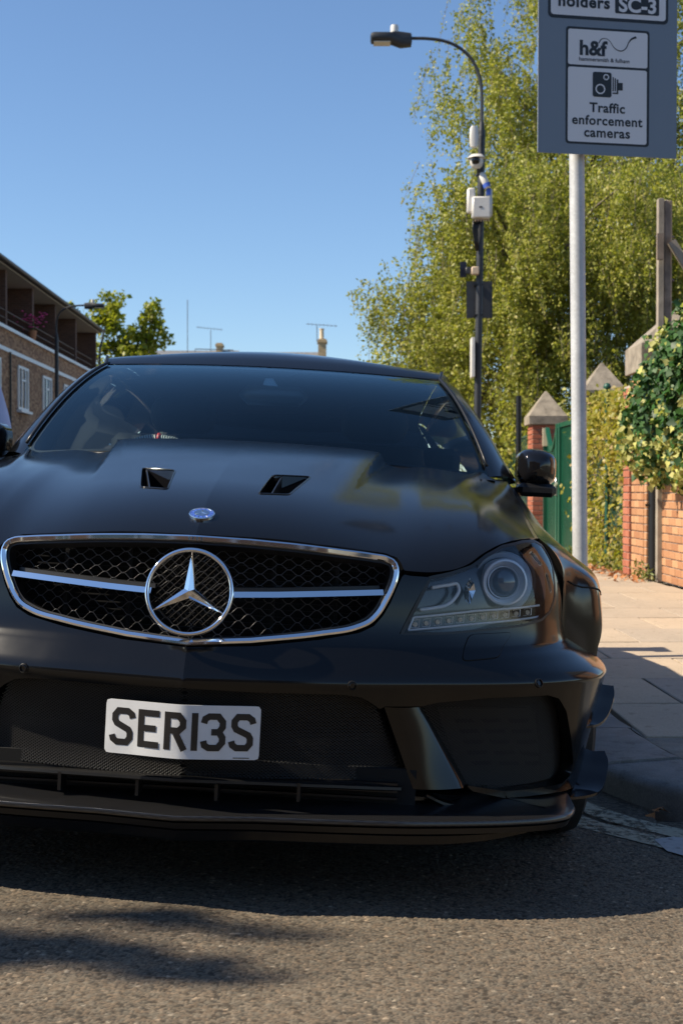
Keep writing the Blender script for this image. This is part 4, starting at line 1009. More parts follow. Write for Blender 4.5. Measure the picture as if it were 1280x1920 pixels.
# screen pillars and roof rails: one curved strip each side
def rail(sg):
    t = np.linspace(0, .62, 16); E_ = ws_fn(np.full(16, .66), t)
    outp = np.array([at_y(966,905,1.60), at_y(949,874,1.66), at_y(925,827,1.76), at_y(892,776,1.90), at_y(855,729,2.06), at_y(832,704,2.22)])
    O_ = crom(np.linspace(0, 1, 6), outp, np.linspace(0, 1, 16)); G = []
    E2 = [RG[-1][j] for j in range(1, 26)]
    Eall = np.vstack([E_, np.array(E2)+[.002, 0, 0]]); Oall = np.vstack([O_, [(E[0]+.052, E[1]+.18*(1-k/24), E[2]-.062) for k, E in enumerate(E2)]])
    Oall = np.array([np.convolve(np.pad(Oall[:, k], 3, 'edge'), np.ones(7)/7, 'valid') for k in range(3)]).T; Oall[0] = O_[0]
    for k, (e, o) in enumerate(zip(Eall, Oall)):
        out_n = np.array([.5, -.25, .55]); out_n = out_n/np.linalg.norm(out_n); row = []
        for s_ in np.linspace(0, 1, 8): row.append(tuple(e+(o-e)*s_+out_n*.016*math.sin(math.pi*s_)**.8))
        row.append(tuple(o+np.array([-.03, .02, -.012]))); G.append(row)
    mb = MB(); mb.grid(G); p = mb.build('roof_pillar', M['paint'], car, True, 60, mirror=sg < 0, recalc=True)
    tp = np.vstack([E_[1:], np.array(E2[:1])+[0, -.003, .002]])
    MB().tube(tp+np.array([.004, -.004, .006]), .0055, 6).build('screen_trim', M['alu'] if False else M['trim'], p, True, None, mirror=sg < 0)
    return Oall
for sg in (1, -1): OE = rail(sg)
for sg in (1, -1):                                     # side windows and rear pillars
    top = OE+np.array([-.012, 0, -.006]); G = []
    for o in top:
        yb = o[1] if o[1] > 1.5 else 1.5; b = np.array([.80, min(yb+.0, 3.3), .955+.015*(yb-1.5)]); G.append([tuple(o+(b-o)*s_+np.array([.03*math.sin(math.pi*s_), 0, 0])) for s_ in np.linspace(0, 1, 6)])
    MB().grid(G).build('side_window', M['sideglass'], car, True, None, mirror=sg < 0, recalc=True)
    e = np.array(RG[-1][-1]); Q = [[tuple(e+[.03,-.25,-.03]), tuple(e+[.0,0,0])], [(.74,3.2,1.0), (.72,3.75,1.0)]]
    MB().grid(Q).build('rear_pillar', M['paint'], car, mirror=sg < 0, recalc=True)
e = RG[-1][-1]
MB().grid([[(x*.555, 3.262, 1.275-.07*x*x) for x in np.linspace(-1, 1, 11)], [(x*.62, 3.55, 1.13) for x in np.linspace(-1, 1, 11)], [(x*.68, 3.78, 1.005) for x in np.linspace(-1, 1, 11)]]).build('rear_window', M['sideglass'], car, True, None, recalc=True)
# scuttle below the windscreen and wipers
cw = [[(x, 1.05+.27*(x/.735)**2, .965-.02*(x/.735)**2), (x, 1.20+.27*(x/.735)**2, .975-.03*(x/.735)**2)] for x in np.linspace(-.75, .75, 31)]
MB().grid(cw).build('scuttle', M['trim'], car, True, None, recalc=True)
for x0, x1 in ((-.60, .0), (.05, .62)):
    pts = [ws_fn(np.abs(x)/XB*.66, .022+.02*k)*np.array([np.sign(x) or 1, 1, 1])+[0, -.014, .008] for k, x in enumerate(np.linspace(x0, x1, 12)*1.0)] if False else [np.array([x, 1.135+.25*(x/.735)**2, .985-.02*(x/.735)**2-.012]) for x in np.linspace(x0, x1, 12)]
    MB().tube(pts, .006, 6).build('wiper', M['trim'], car, True, None)

# ---------------------------------------------------------------- door mirrors
for sg in (1, -1):
    c = at_y(1005, 880, 1.62); mir = empty('door_mirror', parent=car); G = []
    def sup(a, n): return np.sign(np.cos(a))*abs(np.cos(a))**n, np.sign(np.sin(a))*abs(np.sin(a))**n
    hx, hz = .068, .063
    for k, t in enumerate(np.linspace(0, 1, 14)):
        if t < .8: f = math.sin(math.pi/2*(t/.8)); yy = -.055+.075*(t/.8)**1.6
        else: f = 1.0; yy = .02+.075*(t-.8)/.2
        f = max(f**.55, .02); row = []
        for a in np.linspace(0, 2*math.pi, 41):
            ca, sa = sup(a, .55); xx = hx*f*ca; zz = hz*f*sa
            if xx < 0: xx *= .95
            zz *= (1-.18*max(xx/hx, 0)); row.append((c[0]+xx+.004, c[1]+yy+.04*max(xx/hx, 0)**2, c[2]+zz+.004))
        G.append(row)
    mb = MB(); mb.grid(G); mb.add(G[-1][:-1], [tuple(range(40))]); mb.build('shell', M['gloss'], mir, True, 50, mirror=sg < 0, recalc=True)
    MB().box((c[0]-.060, c[1]-.048, c[2]-.090), (c[0]+.064, c[1]+.06, c[2]-.046), .014).build('base', M['trim'], mir, True, 30, mirror=sg < 0)
    MB().box((c[0]-.12, c[1]+.01, c[2]-.088), (c[0]-.02, c[1]+.05, c[2]-.062), .008).build('arm', M['trim'], mir, True, 30, mirror=sg < 0)
    MB().box((c[0]-.055, c[1]+.094, c[2]-.04), (c[0]+.060, c[1]+.097, c[2]+.04)).build('mirror_glass', M['chrome'], mir, mirror=sg < 0)

# ---------------------------------------------------------------- cabin
dash = [[(x, y, z-.02*(x/.7)**2+(.035*math.exp(-((x+.36)/.16)**2) if 1.3 < y < 1.75 else 0)) for x in np.linspace(-.70, .70, 29)] for y, z in ((1.22,.965),(1.35,.96),(1.5,.965),(1.62,.965),(1.70,.93),(1.74,.85),(1.74,.6))]
MB().grid(dash).build('dashboard', M['interior'], car, True, None, recalc=True)
sw = empty('steering_wheel', parent=car); swc = at_y(291, 868, 1.80); sm_ = Matrix.Translation(Vector((swc[0], 1.80, swc[2]-.085))) @ Matrix.Rotation(rad(72), 4, 'X')
M['leather'] = plain('wheel_leather', (.03, .03, .03), .55); M['stitch'] = plain('stitching', (.75, .73, .66), .7); M['red'] = plain('red_marker', (.6, .02, .02), .5)
placed(MB().lathe([(.178+.015*math.cos(a), .015*math.sin(a)) for a in np.linspace(0, 2*math.pi, 13)], 64, cap=False), 'rim', M['leather'], sw, sm_, True, None)
placed(MB().lathe([(.001,.0),(.06,.0),(.065,-.02),(.05,-.05),(.001,-.06)], 24, cap=False).box((-.17,-.02,-.03),(.17,.02,-.01)).box((-.025,-.17,-.03),(.025,0,-.01)), 'hub', M['interior'], sw, sm_)
for k in range(44):
    a = rad(90+(k-21.5)*2.6); d = Vector((math.cos(a), math.sin(a), 0)); n = Vector((-d.y, d.x, 0)); pts = [d*(.178+.0158*math.cos(b))+Vector((0, 0, .0158*math.sin(b)))+n*.002*math.sin(b*2) for b in np.linspace(-.2, 2.4, 6)]
    if abs(k-21.5) > 1: placed(MB().tube(pts, .0021, 4), 'stitch', M['stitch'], sw, sm_)
pts = [Vector((0, .178+.0165*math.cos(b), +.0165*math.sin(b))) for b in np.linspace(-.6, 3.2, 9)]
placed(MB().tube([p for p in pts], .006, 6), 'centre_marker', M['red'], sw, sm_)
def make_seat(x):
    s = empty('front_seat', parent=car); mb = MB()
    G = []
    for z in np.linspace(.45, 1.06, 12):
        w = .24-.05*sstep(.85, 1.06, z); y0 = 2.25+.22*(z-.45); row = []
        for a in np.linspace(0, 2*math.pi, 25): row.append((x+w*np.sign(math.cos(a))*abs(math.cos(a))**.5, y0+.09*np.sign(math.sin(a))*abs(math.sin(a))**.6, z))
        G.append(row)
    mb.grid(G); mb.add(G[-1][:-1], [tuple(range(24))]); mb.build('backrest', M['interior'], s, True, 60, recalc=True)
    mb = MB(); G = []
    for k, t in enumerate(np.linspace(0, math.pi, 9)):
        row = []
        for a in np.linspace(0, 2*math.pi, 21): row.append((x+.13*math.sin(t)**.4*np.sign(math.cos(a))*abs(math.cos(a))**.6, 2.42+.05*math.sin(t)**.5*math.sin(a), 1.15-.075*math.cos(t)))
        G.append(row)
    mb.grid(G); mb.build('headrest', M['interior'], s, True, None, recalc=True)
    MB().box((x-.24, 1.75, .35), (x+.24, 2.3, .5), .04).build('cushion', M['interior'], s, True, 40)
make_seat(-.37); make_seat(.37)
rs = MB().box((-.70, 2.95, .4), (.70, 3.15, 1.09), .04); rs.build('rear_bench', M['interior'], car, True, 40)
for sg in (1, -1): MB().box((.58, 2.85, .5), (.735, 3.66, 1.085), .03).build('rear_side_trim', M['interior'], car, True, 40, mirror=sg < 0)
MB().box((-.72, 1.2, .25), (.72, 3.4, .35)).build('cabin_floor', M['interior'], car)
MB().grid([[(x, y, crom(RY, RZ, y)-.075-.05*(x/.58)**2) for y in np.linspace(1.97, 3.2, 10)] for x in np.linspace(-.56, .56, 11)]).build('headliner', M['interior'], car, True, None)
c = at_y(512, 742, 1.72); M['mirrorback'] = plain('mirror_back', (.14, .15, .145), .4)
MB().box((c[0]-.115, c[1], c[2]-.032), (c[0]+.115, c[1]+.035, c[2]+.034), .028).build('cabin_mirror', M['mirrorback'], car, True, 60)

# ================================================================ brickwork, gate, fence on the right
def brick_mat(name, c0, c1):
    t = NT(name); ob = t.node('ShaderNodeObjectInfo'); v = t.coord(); n = t.noise(v, 30, 6, .7)
    a = t.ramp(ob.outputs['Random'], [(0, c0), (.55, tuple((x+y)/2 for x, y in zip(c0, c1))), (1, c1)]); f = t.ramp(n.outputs[0], [(.25, (.72,)*3), (.75, (1.15,)*3)])
    t.color(t.mix(1.0, a, f, 'MULTIPLY')); t.set(Roughness=.85); t.bump(n.outputs[0], .4, .004); return t.m
M['redbrick'] = brick_mat('red_brick', (.30, .085, .045), (.42, .15, .085)); M['orangebrick'] = brick_mat('orange_brick', (.33, .145, .065), (.48, .26, .13))
M['mortar'] = plain('mortar', (.40, .36, .30), .95, var=.2, vscale=20)
BH, BL, BD, JT = .065, .215, .1025, .010
brick_me = {}
def brick(L, D, mat, parent, loc, rz=0):
    k = (round(L, 3), round(D, 3), mat.name)
    if k not in brick_me:
        mb = MB().box((-L/2, -D/2, 0), (L/2, D/2, BH), .004); brick_me[k] = new_mesh('brick', mb.V, mb.F); brick_me[k].materials.append(mat)
    o = obj('brick', brick_me[k], None, parent, loc, (0, 0, rz)); return o
def brick_face(parent, p0, dvec, length, z0, z1, mat, off=0.0, rj=random.Random(3)):
    """stretcher-bond skin of single bricks along dvec from p0, outer faces flush"""
    d = Vector((dvec[0], dvec[1], 0)).normalized(); n = Vector((d.y, -d.x, 0)); rz = math.atan2(d.y, d.x); c = 0; z = z0
    while z+BH <= z1+.01:
        s = -(BL/2 if c % 2 else 0)
        while s < length-.02:
            a = max(s, 0)+JT/2; b = min(s+BL+JT, length)-JT/2
            if b-a > .03:
                L = b-a; pos = Vector(p0)+d*((a+b)/2)-n*(BD/2-rj.uniform(0, .003)); brick(L, BD, mat, parent, (pos.x, pos.y, z), rz)
            s += BL+JT
        z += BH+JT; c += 1
def pyramid_cap(parent, cx, cy, w, z, h0, h1, mat):
    o = .5*w; mb = MB(); b = .012
    mb.add([(cx-o, cy-o, z), (cx+o, cy-o, z), (cx+o, cy+o, z), (cx-o, cy+o, z), (cx-o, cy-o, z+h0-b), (cx+o, cy-o, z+h0-b), (cx+o, cy+o, z+h0-b), (cx-o, cy+o, z+h0-b),
            (cx-o+b, cy-o+b, z+h0), (cx+o-b, cy-o+b, z+h0), (cx+o-b, cy+o-b, z+h0), (cx-o+b, cy+o-b, z+h0), (cx-.012, cy-.012, z+h0+h1), (cx+.012, cy-.012, z+h0+h1), (cx+.012, cy+.012, z+h0+h1), (cx-.012, cy+.012, z+h0+h1)],
           [(3,2,1,0), (0,1,5,4), (1,2,6,5), (2,3,7,6), (3,0,4,7), (4,5,9,8), (5,6,10,9), (6,7,11,10), (7,4,8,11), (8,9,13,12), (9,10,14,13), (10,11,15,14), (11,8,12,15), (12,13,14,15)])
    return mb.build('coping_cap', mat, parent)
Z0 = PAVE
# gate pier
def pier(name, cx, cy, w, ztop, capw, h0, h1, label, mat, core=True):
    p = empty(name, (cx, cy, Z0)); tag(p, label, 'gate pier' if 'gate' in label else 'pier'); hw = w/2
    def local(o): o.parent = p; return o
    MB().box((-hw+.014, -hw+.014, 0), (hw-.014, hw-.014, ztop)).build('mortar_core', M['mortar'], p)
    brick_face(p, (-hw, -hw, 0), (1, 0), w, 0.01, ztop, mat)
    brick_face(p, (-hw, hw, 0), (0, -1), w-BD, 0.01, ztop, mat)
    pyramid_cap(p, 0, 0, capw, ztop, h0, h1, M['concrete']); return p
D1 = 21.6; c1 = W(1027, 795, D1); s1_ = D1/FPX
pier('brick_pier', c1.x, D1+.25, .50, c1.z-Z0, 72*s1_, .14, 47*s1_, 'red brick gate pier with pointed concrete cap at the left of the green gate', M['redbrick'])
c2 = W(1135, 737, 19.6); p2 = empty('stone_pier', (c2.x, 19.9, Z0)); tag(p2, 'pointed concrete pier cap on dark pier rising behind the climber covered fence', 'pier')
M['darkstone'] = plain('dark_stone', (.10, .09, .08), .9, var=.3)
MB().box((-.26, -.26, 0), (.26, .26, c2.z-Z0), .01).build('shaft', M['darkstone'], p2); pyramid_cap(p2, 0, 0, .62, c2.z-Z0, .06, .40, M['concrete'])
D3 = 13.33; c3 = W(1203, 692, 12.95); cx3 = 2.83+.37
p3 = pier('brick_pier', cx3, D3, .64, c3.z-Z0, .75, .26, .33, 'orange and red brick pier with broad pointed concrete cap at the end of the fence', M['orangebrick'])
# red quoin strip on its fence side
q3 = empty('brick_buttress', (2.86, 13.82, Z0)); tag(q3, 'narrow red brick buttress between fence and orange brick pier', 'buttress')
MB().box((.012, -.14, 0), (.4, .15, 1.9)).build('mortar_core', M['mortar'], q3); brick_face(q3, (0, .15, 0), (0, -1), .30, .01, 1.88, M['redbrick']); brick_face(q3, (BD+.0, -.155, 0), (1, 0), .3, .01, 1.88, M['redbrick'])
# downpipe in the corner
dp = MB().tube([(2.925, 12.86, Z0), (2.925, 12.86, 1.75)], .055, 12); d_ = dp.build('downpipe', M['trim'], None, True, 40); tag(d_, 'black downpipe in the corner between pier and orange wall', 'pipe')
for z in (.16, .75): MB().tube([(2.91-.07, 12.84, z), (2.91+.07, 12.84, z)], .014, 6).build('pipe_bracket', M['trim'], d_)
# the orange wall comes forward along the pavement
wl = empty('brick_wall', (2.97, 12.8, Z0)); tag(wl, 'sunlit orange brick garden wall under the variegated ivy', 'wall')
MB().box((.012, -4.8, 0), (.22, 0, 1.72)).build('mortar_core', M['mortar'], wl)
brick_face(wl, (0, 0, 0), (0, -1), 1.9, .01, 1.70, M['orangebrick'])
t = NT('orange_brickwork'); v = t.coord(); mp = t.node('ShaderNodeMapping'); mp.inputs['Rotation'].default_value = (0, rad(90), 0); sx = t.node('ShaderNodeSeparateXYZ'); t.link(v, sx.inputs[0]); cb = t.node('ShaderNodeCombineXYZ'); t.link(sx.outputs[1], cb.inputs[0]); t.link(sx.outputs[2], cb.inputs[1])
bk = t.node('ShaderNodeTexBrick'); t.link(cb.outputs[0], bk.inputs['Vector']); bk.inputs['Scale'].default_value = 1.0; bk.inputs['Brick Width'].default_value = BL+JT; bk.inputs['Row Height'].default_value = BH+JT; bk.inputs['Mortar Size'].default_value = .005
bk.inputs['Color1'].default_value = (.36, .165, .08, 1); bk.inputs['Color2'].default_value = (.48, .265, .145, 1); bk.inputs['Mortar'].default_value = (.4, .36, .3, 1); t.color(bk.outputs[0]); t.set(Roughness=.85); M['brickwork'] = t.m
MB().box((0, -4.8, 0), (.012, -1.905, 1.70)).build('far_brickwork', M['brickwork'], wl)
MB().box((-.04, -4.8, 1.72), (.26, .0, 1.79), .01).build('wall_coping', M['concrete'], wl)
# green gate
M['gategreen'] = plain('gate_green', (.007, .075, .040), .35, var=.12, vscale=3); M['gateside'] = plain('gate_cream', (.62, .52, .36), .6)
gt = empty('metal_gate', (2.98, 19.9, Z0)); tag(gt, 'dark green metal gate with scooped top beside the brick pier', 'gate')
def gtop(s): return W(1040, 797, 19).z-Z0-.02 + (.10 if s > 1.05 else 0)*0 - .30*math.sin(math.pi*min(max(s/1.05, 0), 1))**1.2*(1 if s < 1.05 else 0)
GLEN = 2.75; n = 46
for k in range(n):
    s = (k+.5)*GLEN/n; y = -s; h = gtop(s)-.02; w = GLEN/n
    MB().box((-.012 if k % 2 else .004, y-w*.46, .05), (.016, y+w*.46, h)).build('pale', M['gategreen'], gt)
pts = [(-.004, -s, gtop(s)) for s in np.linspace(0, GLEN, 60)]; G = [[(p[0]-.03, p[1], p[2]+.03), (p[0]+.03, p[1], p[2]+.03), (p[0]+.03, p[1], p[2]-.03), (p[0]-.03, p[1], p[2]-.03), (p[0]-.03, p[1], p[2]+.03)] for p in pts]
MB().grid(G).build('top_rail', M['gategreen'], gt, True, 40, recalc=True)
for s in (1.08, 1.30): MB().box((-.05, -s-.04, 0), (.03, -s+.04, gtop(1.2)+.03), .008).build('stile', M['gategreen'], gt)
MB().box((-.055, .0, 0), (.0, .07, gtop(0)-.22)).build('hanging_post', M['gategreen'], gt); MB().box((-.07, -.02, gtop(0)-.24), (.0, .05, gtop(0)+.02)).build('post_head', M['gateside'], gt)
lk = MB().box((-.075, -1.22, .78), (-.03, -1.12, 1.02), .006); lk.build('lock_case', M['alu'], gt, True, 40)
# welded mesh fences, dark green
M['fence'] = plain('fence_green', (.012, .075, .05), .45)
def mesh_fence(name, x0, y0, x1, y1, h, label, nrails, pitch=.055, posts=()):
    f = empty(name, (x0, y0, Z0)); tag(f, label, 'fence'); d = Vector((x1-x0, y1-y0, 0)); L = d.length; d.normalize()
    mb = MB()
    for k in range(int(L/pitch)): p = d*(k*pitch); mb.tube([(p.x, p.y, .02), (p.x, p.y, h)], .003, 4)
    w = mb.build('vertical_wires', M['fence'], f); tag(w, kind='stuff')
    for k in range(nrails): z = .03+(h-.06)*k/(nrails-1); MB().tube([(-.008, 0, z), (d.x*L-.008, d.y*L, z)], .0055, 6).build('rail_wire', M['fence'], f, True, None)
    for s in posts:
        p = d*s; MB().tube([(p.x-.03, p.y, 0), (p.x-.03, p.y, h+.10)], .024, 8).build('fence_post', M['fence'], f, True, 40)
        mb = MB(); mb.lathe([(.001,-.045), (.03,-.035), (.045,0), (.03,.035), (.001,.045)], 12, (p.x-.03, p.y, h+.13), cap=False); mb.build('post_ball', M['fence'], f, True, None)
mesh_fence('mesh_fence', 2.95, 17.1, 2.95, 14.0, 1.86, 'green wire mesh fence overgrown with yellowing climber', 9, posts=(1.98,))
mesh_fence('mesh_fence', 3.0, 33, 3.0, 22.2, 1.75, 'green wire mesh fence behind the black post left of the gate pier', 5, .075)
bp = MB().tube([(0, 0, 0), (0, 0, W(972, 742, 19.9).z-Z0)], .042, 10); b_ = bp.build('black_post', M['trim'], None, True, 40, loc=(W(972, 742, 19.9).x, 19.9, Z0)); tag(b_, 'slim black steel post left of the gate pier', 'post')
# timber and steel uprights behind the broad cap
M['timber'] = plain('weathered_timber', (.26, .225, .18), .85, var=.3, vscale=6, bump=.3, bscale=30); M['rustbeam'] = plain('weathered_beam', (.20, .155, .12), .8, var=.35, vscale=9)
up = empty('weathered_post', (W(1243, 600, 12.75).x, 12.75, Z0)); tag(up, 'tall weathered grey channel post rising behind the broad pier cap', 'post'); hz = W(1240, 372, 12.75).z-Z0
MB().box((-.055, -.03, 0), (.0, .05, hz), .004).build('front_plank', M['timber'], up); MB().box((.004, -.02, 0), (.075, .05, hz-.02), .004).build('web', M['rustbeam'], up); MB().box((.02, .05, 0), (.06, .12, hz+.0), .004).build('back_plank', M['timber'], up)
for z in (1.9, 2.35, 2.8, 3.2): MB().lathe([(.012,-.05), (.012,.0), (.006,.01)], 8, (.09, -.0, z), ax='x').build('bolt', M['rustbeam'], up)
a = W(1258, 452, 12.7)-up.location; b = W(1300, 520, 12.7)-up.location; MB().obox((a+b)/2, (b-a)/2, Vector((.03, 0, .02)), Vector((0, .03, 0))).build('brace', M['timber'], up)
MB().obox(W(1237, 462, 12.66)-up.location, (.03, 0, 0), (0, .02, 0), (0, 0, .12)).build('patch_board', M['rustbeam'], up)

# ================================================================ traffic sign
DS = 7.0; SC = DS/FPX
SGN_Y = 7.0; sgp = W(1089, 1040, SGN_Y); sign = empty('traffic_sign', (sgp.x, SGN_Y, Z0)); tag(sign, 'grey parking permit and traffic camera sign board on a galvanised pole', 'sign')
def galv():
    t = NT('galvanised_steel'); v = t.coord(); vo = t.node('ShaderNodeTexVoronoi'); vo.inputs['Scale'].default_value = 90; t.link(v, vo.inputs['Vector']); sep = t.node('ShaderNodeSeparateColor'); t.link(vo.outputs['Color'], sep.inputs[0])
    n = t.noise(v, 5, 6); a = t.ramp(sep.outputs[0], [(0, (.46, .47, .48)), (1, (.54, .55, .56))]); t.color(t.mix(1.0, a, t.ramp(n.outputs[0], [(.3, (.8,)*3), (.7, (1.1,)*3)]), 'MULTIPLY')); t.set(Roughness=.55, Metallic=.2); return t.m
M['galv'] = galv()
topx = W(1081, 300, SGN_Y)-sign.location
MB().tube([(0, 0, 0), tuple(topx), tuple(topx+Vector((-.004, 0, .95)))], .0385, 20).build('pole', M['galv'], sign, True, 40)
bw = empty('board', parent=sign); bc_ = W(1138.5, 291, SGN_Y-.055)-sign.location; bw.location = bc_; bw.scale = (1.015, 1, 1); bw.rotation_euler = (0, rad(.15), rad(10))
M['board'] = plain('board_grey', (.17, .21, .26), .4); M['signwhite'] = plain('sign_white', (.66, .66, .68), .4); M['signblack'] = plain('sign_black', (.008, .009, .012), .4)
MB().box((-.362, 0, 0), (.362, .004, 1.35)).build('panel', M['board'], bw)
for z in (.25, 1.0): MB().box((-.34, .006, z), (.34, .03, z+.04)).build('fixing_rail', M['galv'], bw)
MB().box((-.362, -.0025, -.0005), (-.359, -.0005, 1.35)).build('edge_strip', M['galv'], bw)
def sp(px, py): return ((px-1138.5)*SC, (291-py)*SC)
def flat(poly, name, mat, z, parent=bw):
    n = len(poly); mb = MB().add([(p[0], -z, p[1]) for p in poly], [tuple(range(n))]); o = mb.build(name, mat, parent); return o
def rr(px0, py0, px1, py1, r): a = sp(px0, py1); b = sp(px1, py0); return rrect_(a[0], a[1], b[0], b[1], r*SC)
def rrect_(x0, y0, x1, y1, r, n=5):
    R = []
    for (cx, cy, a0) in ((x1-r, y1-r, 0), (x0+r, y1-r, 90), (x0+r, y0+r, 180), (x1-r, y0+r, 270)):
        for k in range(n+1): a = rad(a0+90*k/n); R.append((cx+r*math.cos(a), cy+r*math.sin(a)))
    return R
def text(body, px, py, width, name, mat, z, parent=bw, bold=.0, spacing=1.0):
    """lettering with its baseline at (px, py); width in photo pixels"""
    cu = bpy.data.curves.new('t', 'FONT'); cu.body = body; cu.size = 1; cu.offset = bold; cu.space_character = spacing; cu.resolution_u = 4
    to = bpy.data.objects.new('t', cu); col.objects.link(to); dg = bpy.context.evaluated_depsgraph_get(); me = bpy.data.meshes.new_from_object(to.evaluated_get(dg)); bpy.data.objects.remove(to)
    V = np.array([v.co[:] for v in me.vertices]); x0, x1 = V[:, 0].min(), V[:, 0].max(); s = width*SC/(x1-x0); o = sp(px, py)
    for v in me.vertices: c = v.co.copy(); v.co = Vector((o[0]+(c.x-x0)*s, -z, o[1]+c.y*s))
    me.update(); return obj(name, me, mat, parent)
E_ = .0012
flat(rr(1024, -140, 1254, 43, 9), 'permit_border', M['signblack'], E_); flat(rr(1029, -135, 1249, 37, 6), 'permit_panel', M['signwhite'], 2*E_)
text('holders', 1043, 20.5, 98, 'lettering', M['signblack'], 3*E_, bold=.034, spacing=1.1)
flat(rr(1151, -40, 1236, 28, 3), 'zone_patch', M['signblack'], 3*E_); text('SC-3', 1158, 24, 72, 'lettering', M['signwhite'], 4*E_, bold=.03)
flat(rr(1058, 57, 1218, 272, 6), 'plate_border', M['signblack'], E_)
flat(rr(1062, 61.5, 1214, 126.5, 4), 'council_panel', M['signwhite'], 2*E_); flat(rr(1062, 131, 1213, 268, 4), 'camera_panel', M['signwhite'], 2*E_)
text('h&f', 1084, 107.5, 53, 'lettering', M['signblack'], 3*E_, bold=.035); text('hammersmith & fulham', 1083, 119, 96, 'lettering', M['signblack'], 3*E_, bold=.012)
wv = smoothline([(1120,85),(1126,77),(1134,76),(1141,80),(1148,90),(1156,96),(1164,97),(1172,92),(1178,80),(1183,74),(1192,70)], 50); tw = np.interp(np.linspace(0, 1, 50), [0, .15, .3, .55, .8, 1], [1.0, .6, .45, .9, .9, 2.2])
P = np.array([sp(*p) for p in wv]); T = np.gradient(P, axis=0); T /= np.linalg.norm(T, axis=1, keepdims=True); Nn = np.stack([-T[:, 1], T[:, 0]], 1); A = P+Nn*tw[:, None]*SC; B = P-Nn*tw[:, None]*SC
MB().add([(a[0], -3*E_, a[1]) for a in A]+[(b[0], -3*E_, b[1]) for b in B], [(i, 50+i, 51+i, i+1) for i in range(49)]).build('logo_wave', M['signblack'], bw)
flat(rr(1109, 138, 1145, 184, 4), 'camera_symbol', M['signblack'], 3*E_)
for (cx, cy, r0, r1) in ((1134.5, 147, 3.6, 5.6), (1123.5, 169.5, 7.0, 9.4)):
    o = sp(cx, cy); V = []
    for k in range(28): a = 2*math.pi*k/28; V += [(o[0]+r0*SC*math.cos(a), -4*E_, o[1]+r0*SC*math.sin(a)), (o[0]+r1*SC*math.cos(a), -4*E_, o[1]+r1*SC*math.sin(a))]
    MB().add(V, [(2*k, 2*k+1, (2*k+3) % 56, (2*k+2) % 56) for k in range(28)]).build('camera_lens_ring', M['signwhite'], bw)
for (a, b, c, d) in ((1147, 146, 1149.2, 172), (1151, 148, 1153.2, 172), (1155, 150, 1158, 177), (1147, 174.5, 1157, 177), (1157.5, 156, 1166.5, 170)): flat([sp(a, d), sp(c, d), sp(c, b), sp(a, b)], 'camera_bellows', M['signblack'], 3*E_)
text('Traffic', 1103, 212, 68, 'lettering', M['signblack'], 3*E_, bold=.024, spacing=1.06); text('enforcement', 1070, 235.5, 135, 'lettering', M['signblack'], 3*E_, bold=.024, spacing=1.08); text('cameras', 1093, 258, 88, 'lettering', M['signblack'], 3*E_, bold=.024, spacing=1.08)

# ================================================================ street lamps
M['lampblack'] = plain('lamp_column_paint', (.025, .027, .032), .45, var=.2); M['white'] = plain('white_housing', (.62, .60, .56), .4, var=.06, vscale=5); M['bluetag'] = plain('blue_label', (.04, .10, .45), .5)
M['beige'] = plain('beige_box', (.55, .42, .30), .6); M['solar'] = plain('solar_panel', (.04, .045, .07), .2); M['ledpanel'] = plain('led_panel', (.5, .48, .4), .3)
def street_lamp(name, D, base_px, top_px, arm_px, head_px, r0, r1, label, detail):
    b = W(base_px[0], base_px[1], D); L = empty(name, (b.x, D, Z0)); tag(L, label, 'street lamp')
    q = lambda px, py, dy=0: W(px, py, D+dy)-L.location
    top = q(*top_px); MB().tube([(0, 0, 0), (0, 0, 1.2), (0, 0, 1.21), tuple(top)], [r0*1.35, r0*1.35, r0, r0*.9], 14).build('column', M['lampblack'], L, True, 40)
    arm = [q(*p) for p in arm_px]; arm = [Vector(p) for p in smoothline([tuple(a) for a in arm], 40)]; MB().tube([top]+arm, r1, 8).build('arm', M['lampblack'], L, True, 40)
    MB().tube([top-Vector((0, 0, .08)), top+Vector((0, 0, .14))], [r0*.95, r1*1.2], 12).build('collar', M['lampblack'], L, True, 40)
    x0, y0, x1, y1 = head_px; s = 1 if x1 > x0 else -1; h = []
    A, B = q(x0, y0), q(x1, y1); d = (B-A); n = Vector((0, 0, 1)); G = []
    for t_, hh, ww in ((0, .03, .03), (.02, .10, .07), (.28, .115, .10), (.42, .10, .11), (.5, .075, .14), (.9, .07, .15), (.98, .06, .13), (1, .03, .08)):
        c = A+d*t_; ring = []
        for a in np.linspace(0, 2*math.pi, 17): ring.append(tuple(c+Vector((0, ww*np.sign(math.cos(a))*abs(math.cos(a))**.5, hh*np.sign(math.sin(a))*abs(math.sin(a))**.5-(.02 if t_ < .4 else 0)))))
        G.append(ring)
    mb = MB().grid(G); mb.add(G[0][:-1], [tuple(range(16))]); mb.add(G[-1][:-1], [tuple(range(16))]); hd = mb.build('lamp_head', M['lampblack'], L, True, 40, recalc=True)
    c = A+d*.72; MB().box((c.x-abs(d.x)*.2, c.y-.11, c.z-.083), (c.x+abs(d.x)*.2, c.y+.11, c.z-.071)).build('led_panel', M['ledpanel'], hd)
    c = A+d*.42; MB().lathe([(.06,.06), (.062,.16), (.055,.20), (.001,.205)], 14, tuple(c), cap=False).build('photocell', M['white'], hd, True, 40)
    return L, q
LD = 21.0
L1, q = street_lamp('street_lamp', LD, (893, 1010), (903, 245), [(903,205),(902,165),(896,135),(882,108),(860,88),(832,76),(800,71.5),(772,71)], (772,72,694,71), .058, .026, 'black street lamp with white cameras and boxes strapped to its column', True)
